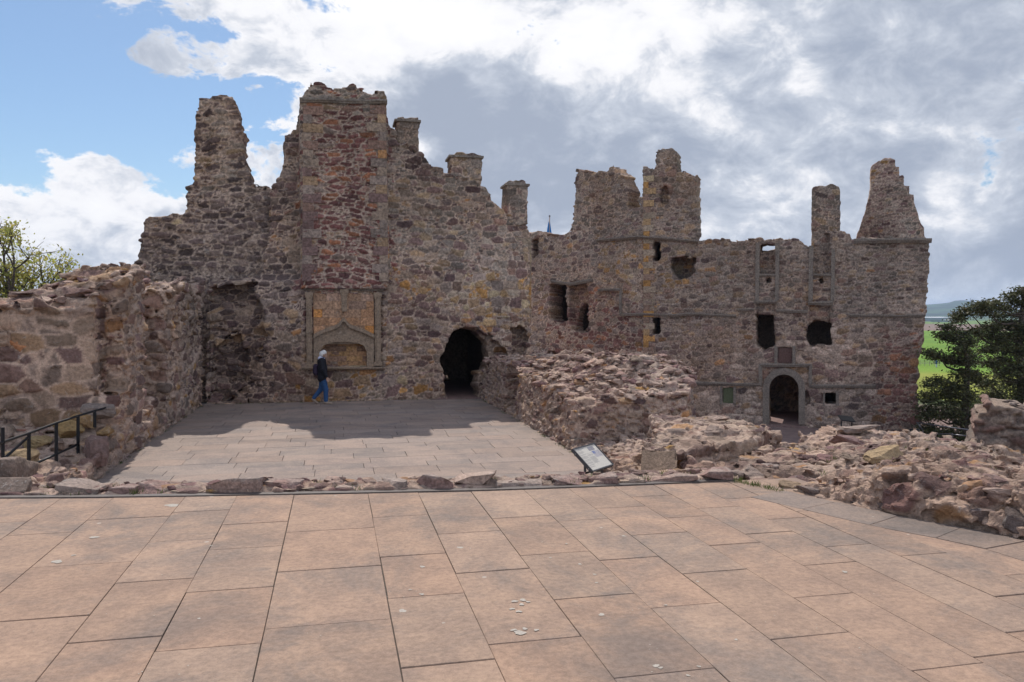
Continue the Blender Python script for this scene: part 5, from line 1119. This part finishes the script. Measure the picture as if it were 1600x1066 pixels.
def far_person():
    p = onz(1463, 574, -10.); b = np.array([p[0], p[1], H_ground(p[0], p[1])]); pr = empty('person', b); tagd(pr, 'tiny distant figure standing in the green field beside the wooden fence', 'person')
    body = [((0, 0, .9), (0, 0, 1.35), (.12, .13), 1.4), ((0, 0, 1.4), (0, 0, 1.5), (.05, .05)), ((0, 0, 1.58), (0, 0, 1.62), (.09, .09))] + limb(((0, -.2, 1.38), .05), ((0, -.25, 1.1), .04), ((.05, -.25, .85), .035)) + limb(((0, .2, 1.38), .05), ((0, .25, 1.1), .04), ((.05, .25, .85), .035)) + limb(((0, -.09, .9), .08), ((0, -.1, .1), .045)) + limb(((0, .09, .9), .08), ((0, .1, .1), .045)) + [((0, -.1, .05), (.15, -.1, .04), (.04, .04)), ((0, .1, .05), (.15, .1, .04), (.04, .04))]
    sdf_mesh('body', body, .03, M_SKIN, pr, .03, base=b); sdf_mesh('coat', [((0, 0, .85), (0, 0, 1.4), (.15, .15), 1.5)] + limb(((0, -.2, 1.38), .07), ((0, -.25, .95), .055)) + limb(((0, .2, 1.38), .07), ((0, .25, .95), .055)), .03, M_JEANS, pr, .04, base=b)
    sdf_mesh('trousers', limb(((0, -.09, .9), .1), ((0, -.1, .12), .07)) + limb(((0, .09, .9), .1), ((0, .1, .12), .07)), .03, M_HOOD, pr, .03, base=b)
    sdf_mesh('hair', [((0, 0, 1.62), (0, 0, 1.64), (.1, .1))], .03, M_SOLE, pr, .03, base=b)
far_person()

# ---- handrails
def rail_thing(name, label, cat, posts, rails, mat, rp=.028, rr_=.02, group=None):
    o = empty(name, posts[0][1]); tagd(o, label, cat, group)
    for a, b in posts:
        V, F = tube([a, b], rp, 4 if rp > .02 else 8); mk('post', V, F, mat, o, None, False)
    for L in rails: V, F = tube(L, rr_, 10); mk('rail', V, F, mat, o, None, True)
    return o
def pz(px, py, D, z): p = P(px, py, D); return np.array([p[0], p[1], z])
Dl = lambda px: float(np.interp(px, [-60, 4, 45, 88, 122, 148, 170], [9.8, 11.2, 12.2, 13.2, 13.9, 14.4, 14.85]))
rail_thing('handrail', 'black steel handrail with square posts descending past the rubble at the far left', 'handrail', [(P(x, yt, Dl(x)), P(x, yb, Dl(x))) for x, yt, yb in ((4, 668, 742), (45, 676, 756), (88, 661, 743), (122, 649, 716), (148, 642, 668))],
   [[P(x, y, Dl(x)) for x, y in ((-60, 715), (4, 691), (45, 677), (88, 661), (122, 650), (148, 642), (167, 637))], [P(x, y, Dl(x)) for x, y in ((47, 728), (88, 710), (122, 694))], [P(x, y, Dl(x)) for x, y in ((4, 719), (43, 684))]], M_BLACK)
M_GALV = plain('worn_steel', (.16, .16, .17), .35, .7)
rail_thing('railing', 'steel railing in front of the dark yews beside the gatehouse range', 'railing', [(P(x, y0, D), P(x, y1, D)) for x, y0, y1, D in ((1436, 671, 700, 31), (1460, 676, 700, 30.5), (1488, 677, 702, 29.5), (1514, 672, 704, 28.5), (1442, 672, 700, 31.5))],
   [[P(1432, 660, 31), P(1470, 666, 30), P(1516, 672, 28.5)], [P(1445, 679, 31), P(1480, 678, 30), P(1516, 682, 28.5)], [P(1462, 686, 31), P(1516, 693, 28.5)], [P(1433, 661, 31), P(1441, 671, 31)]], M_GALV, .03, .022)
rail_thing('gate_frame', 'small black metal gate at the foot of the gatehouse range', 'gate', [(P(x, 671, 32), P(x, 692, 32)) for x in (1422, 1436)], [[P(1422, 671, 32), P(1437, 671, 32)], [P(1422, 682, 32), P(1437, 682, 32)], [P(1422, 691, 32), P(1437, 691, 32)]], M_BLACK, .03, .025)

# ---- information board
bp_ = np.array([2.568, 7.75, .031]); yw, tl, bw_, bh_ = .746, .718, .461, .323
bx = np.array([math.cos(yw), math.sin(yw), 0]); by = np.array([-math.sin(yw) * math.cos(tl), math.cos(yw) * math.cos(tl), math.sin(tl)]); bn = np.cross(bx, by)
def bpt(a, b, c): return bp_ + bx * a + by * b + bn * c
def obox(a0, a1, b0, b1, c0, c1):
    V = [bpt(a, b, c) for a in (a0, a1) for b in (b0, b1) for c in (c0, c1)]; return V, [(0, 1, 3, 2), (4, 6, 7, 5), (0, 4, 5, 1), (2, 3, 7, 6), (0, 2, 6, 4), (1, 5, 7, 3)]
M_FRAME = plain('grey_powder_coat', (.075, .072, .075), .5, .2, .15, 40)
sg = empty('information_board', bp_ * [1, 1, 0] + [0, 0, -.2]); tagd(sg, 'tilted grey framed information board with a cream panel behind the edge stones', 'sign')
def join(L):
    V = []; F = []
    for v, f in L: k = len(V); V += list(v); F += [tuple(k + t for t in q) for q in f]
    return V, F
fr_ = join([obox(0, bw_, 0, .014, -.034, 0), obox(0, bw_, bh_ - .014, bh_, -.034, 0), obox(0, .014, .014, bh_ - .014, -.034, 0), obox(bw_ - .014, bw_, .014, bh_ - .014, -.034, 0), obox(.014, bw_ - .014, .014, bh_ - .014, -.034, -.012)])
frm = mk('frame', *fr_, M_FRAME, sg, None, False)
M_BOLT = plain('bolt_steel', (.5, .5, .5), .3, .8)
for q in [obox(a, a + .008, -.003, 0, -.022, -.012) for a in (.06, .23, .39)] + [obox(-.003, 0, b, b + .008, -.022, -.014) for b in (.05, .26)]: mk('bolt', *q, M_BOLT, frm, None, False)
pan = mk('panel', *obox(.014, bw_ - .014, .014, bh_ - .014, -.012, -.006), plain('cream_panel', (.62, .56, .48), .5, 0, .06, 60), sg, None, False)
r_ = np.random.RandomState(1); tx = []
for col_, (a0, a1) in enumerate(((.03, .15), (.165, .275))):
    b = .285 if col_ == 0 else .22
    while b > (.05 if col_ == 0 else .09): tx.append(obox(a0, a1 - (r_.uniform(0, .04) if r_.rand() < .3 else 0), b, b + .0022, -.006, -.0055)); b -= .0075 if r_.rand() > .15 else .016
tx.append(obox(.03, .2, .296, .301, -.006, -.0055))
mk('printed_text', *join(tx), plain('print_grey', (.30, .27, .25), .6), pan, None, False)
mk('printed_picture', *obox(.26, .38, .245, .295, -.006, -.0053), plain('picture_grey', (.27, .25, .26), .6, 0, .35, 120), pan, None, False)
mk('printed_picture', *obox(.29, .43, .15, .235, -.006, -.0053), plain('picture_sketch', (.42, .38, .38), .6, 0, .5, 160), pan, None, False)
mk('printed_picture', *obox(.285, .34, .20, .236, -.0053, -.0048), plain('picture_blue', (.20, .22, .36), .6, 0, .4, 200), pan, None, False)
for a in (.03, bw_ - .06):
    t = bpt(a, .12, -.034); V, F = tube([t, np.array([t[0], t[1], -.2])], .014, 4); mk('post', V, F, M_FRAME, sg, None, False)
t0, t1 = bpt(.03, .12, -.05), bpt(bw_ - .06, .12, -.05); V, F = tube([t0 * [1, 1, 0] + [0, 0, -.01], t1 * [1, 1, 0] + [0, 0, -.01]], .012, 4); mk('cross_rail', V, F, M_FRAME, sg, None, False)
# far information lectern
b = P(1317, 663, 30.5); lb = empty('information_lectern', np.array([b[0], b[1], CZ])); tagd(lb, 'small black information lectern in the court below the square dark window', 'sign')
V = []; F = []; q = np.array([b[0], b[1], 0]); zt = P(1314, 656, 30.5)[2]
Vp = [q + RT * a + FW * c + np.array([0, 0, zt - .13 * a - .0 + (0 if c < 0 else .16) - (0.04 if k else 0)]) for k in (0, 1) for a, c in ((-.12, -.15), (.42, -.15), (.42, .2), (-.12, .2))]
mk('panel', Vp, [(0, 1, 2, 3), (7, 6, 5, 4), (0, 4, 5, 1), (1, 5, 6, 2), (2, 6, 7, 3), (3, 7, 4, 0)], M_BLACK, lb, None, False)
for a in (-.06, .34): V, F = tube([q + RT * a + [0, 0, zt - .06 - .13 * a], q + RT * a + [0, 0, CZ]], .03, 4); mk('post', V, F, M_BLACK, lb, None, False)

# ---- flag on a pole behind the tower wall
t = P(858.8, 338, 47); bt = P(857.5, 385, 47); fl = empty('flagpole', np.array([bt[0], bt[1], CZ])); tagd(fl, 'thin flagpole with a furled bright blue flag behind the small square pier', 'flag')
V, F = tube([np.array([bt[0], bt[1], CZ]), bt, t], [.05, .035, .03], 8); mk('pole', V, F, plain('pole_paint', (.34, .27, .24), .5), fl, None, True)
V, F = tube([t], .05, 6) if False else tube([t - [0, 0, .03], t, t + [0, 0, .07]], [.05, .06, .03], 8); mk('finial', V, F, M_GALV, fl, None, True)
zs = np.linspace(t[2] - .32, t[2] - 1.25, 14); V = []; F = []; n = 16
for i, z in enumerate(zs):
    w = .05 + .16 * (i / 13.) ** .9; c = t - RT * (.02 + .04 * i / 13.)
    for k in range(n):
        a = 2 * math.pi * k / n; rr2 = w * (1 + .28 * math.sin(3 * a + i * .2) * (i / 13.)); V.append((c[0] + RT[0] * rr2 * math.cos(a) * .85 + FW[0] * rr2 * .4 * math.sin(a), c[1] + RT[1] * rr2 * math.cos(a) * .85 + FW[1] * rr2 * .4 * math.sin(a), z - (.05 * math.sin(2 * a) if i == 13 else 0)))
for i in range(13):
    for k in range(n): F.append((i * n + k, (i + 1) * n + k, (i + 1) * n + (k + 1) % n, i * n + (k + 1) % n))
F.append(tuple(13 * n + k for k in range(n))); F.append(tuple(range(n))[::-1]); mk('flag', V, F, plain('blue_flag', (.01, .17, .48), .7), fl, None, True)

# ---- far country: hills, mast, glasshouses, fence
def hills():
    prof = np.array([(-900, 486), (0, 486), (600, 485), (1000, 486), (1300, 484), (1380, 481), (1448, 477.3), (1470, 475.8), (1487, 474), (1490, 471.8), (1500, 471), (1512, 471), (1519, 473.5), (1530, 474.5), (1550, 479), (1580, 484), (1640, 487), (1760, 485), (1900, 483), (2600, 485)], float)
    azs = np.linspace(-70, 80, 460); V = []; F = []; R = [2600, 2900, 3300, 3700, 4000, 4150, 4500]; hh = [0, .16, .45, .78, 1., .97, .6]
    for a in azs:
        px = 800 + FPX * math.tan(rad(np.clip(a - YAW, -75, 75))); y = np.interp(px, prof[:, 0], prof[:, 1]); H = (489.3 - y) * 4000 * math.cos(rad(a - YAW)) / 1250 + 11.65
        for R_, h in zip(R, hh):
            x_, y_ = R_ * math.sin(rad(a)), R_ * math.cos(rad(a)); n = float(fbm(np.array([[x_, y_, 0.]]), 600, 3, 3)[0] - .5); V.append((x_, y_, -10.2 + H * h * (1 + (.5 * n if h < 1 else 0)) ))
    m = len(R)
    for i in range(len(azs) - 1):
        for j in range(m - 1): F.append((i * m + j, i * m + j + 1, (i + 1) * m + j + 1, (i + 1) * m + j))
    mt, k, b = new_mat('hill_land', .95); g = k.n.new('ShaderNodeNewGeometry'); n1 = k.noise(g.outputs['Position'], .0035, 4, .6); n2 = k.noise(g.outputs['Position'], .012, 6, .6)
    c = k.mix(k.ss(n1, .44, .56), (.055, .10, .05), (.022, .036, .03)); c = k.mix(k.ss(n2, .55, .62), c, (.018, .028, .022)); k.l.new(c, b.inputs['Base Color'])
    tagd(mk('hills', V, F, mt, origin=np.array([0, 3500, -10.])), kind='structure')
hills()
c = P(1516, 473.5, 4000); ms = empty('radio_mast', c - [0, 0, 12]); tagd(ms, 'thin radio mast standing on top of the distant blue hill', 'mast')
V, F = tube([c - [0, 0, 12], c + [0, 0, 2], c + [0, 0, 20]], [2.6, 2.0, 1.2], 6); tw = mk('tower', V, F, M_GALV, ms, None, False)
V, F = tube([c + [0, 0, 19], c + [0, 0, 23]], [2.2, 2.2], 8); mk('antenna', V, F, M_GALV, ms, None, False)
def glasshouse(px0, px1, D, h, label, seed):
    a = P(px0, 489.3, D); b2 = P(px1, 489.3, D); z = -10.; d = (b2 - a); L = np.linalg.norm(d[:2]); u = d / L; w = np.array([-u[1], u[0], 0]); dp = 60; o = empty('glasshouse', np.array([(a[0] + b2[0]) / 2, (a[1] + b2[1]) / 2, z])); tagd(o, label, 'glasshouse')
    A = np.array([a[0], a[1], z]); V = [A, A + u * L, A + u * L + w * dp, A + w * dp]; V = V + [q + [0, 0, h] for q in V]
    mk('wall', V, [(0, 1, 5, 4), (1, 2, 6, 5), (2, 3, 7, 6), (3, 0, 4, 7)], plain('grey_glass', (.24, .27, .31), .5), o, None, False)
    n = 2; V = []; F = []
    for i in range(n + 1):
        t = i / n; e = A + w * dp * t + [0, 0, h + (0 if i % 2 == 0 else .6)]; V += [e - u, e + u * (L + 1)]
    for i in range(n): F.append((2 * i, 2 * i + 1, 2 * i + 3, 2 * i + 2))
    mk('roof', V, F, plain('white_roof', (.85, .86, .88), .5), o, None, False)
glasshouse(1380, 1488, 1120, 5.5, 'long low glasshouse with a white roof across the far fields', 1)
glasshouse(1493, 1500, 1000, 2.5, 'short pale shed just right of the long glasshouse in the far fields', 2)
M_WOOD = plain('weathered_wood', (.34, .30, .24), .9, 0, .2, 8)
ps = [onz(x, 571.5, -10.) for x in np.arange(1400, 1560, 7.5)]; ps = [np.array([p[0], p[1], H_ground(p[0], p[1])]) for p in ps]
fe = empty('field_fence', ps[0]); tagd(fe, 'pale wooden post and rail fence crossing the green field', 'fence')
for p in ps: V, F = tube([p, p + [0, 0, 1.2]], .07, 4); mk('post', V, F, M_WOOD, fe, None, False)
for z in (.5, .8, 1.1): V, F = tube([p + [0, 0, z] for p in ps], .045, 4); mk('rail', V, F, M_WOOD, fe, None, False)
# ------------------------------------------------------------------ haze
def haze():
    m = bpy.data.materials.new('haze_air'); m.use_nodes = True; n = m.node_tree.nodes; n.clear(); v = n.new('ShaderNodeVolumePrincipled'); v.inputs['Density'].default_value = HAZE; v.inputs['Color'].default_value = (.58, .74, 1, 1); v.inputs['Anisotropy'].default_value = .2
    o = n.new('ShaderNodeOutputMaterial'); m.node_tree.links.new(v.outputs[0], o.inputs['Volume'])
    V, F = boxm((-9300, -9300, -12.5), (9300, 9300, 95)); tagd(mk('haze', V, F, m, None, None, False, origin=np.zeros(3)), kind='stuff')
HAZE = .00014
if HAZE: haze()
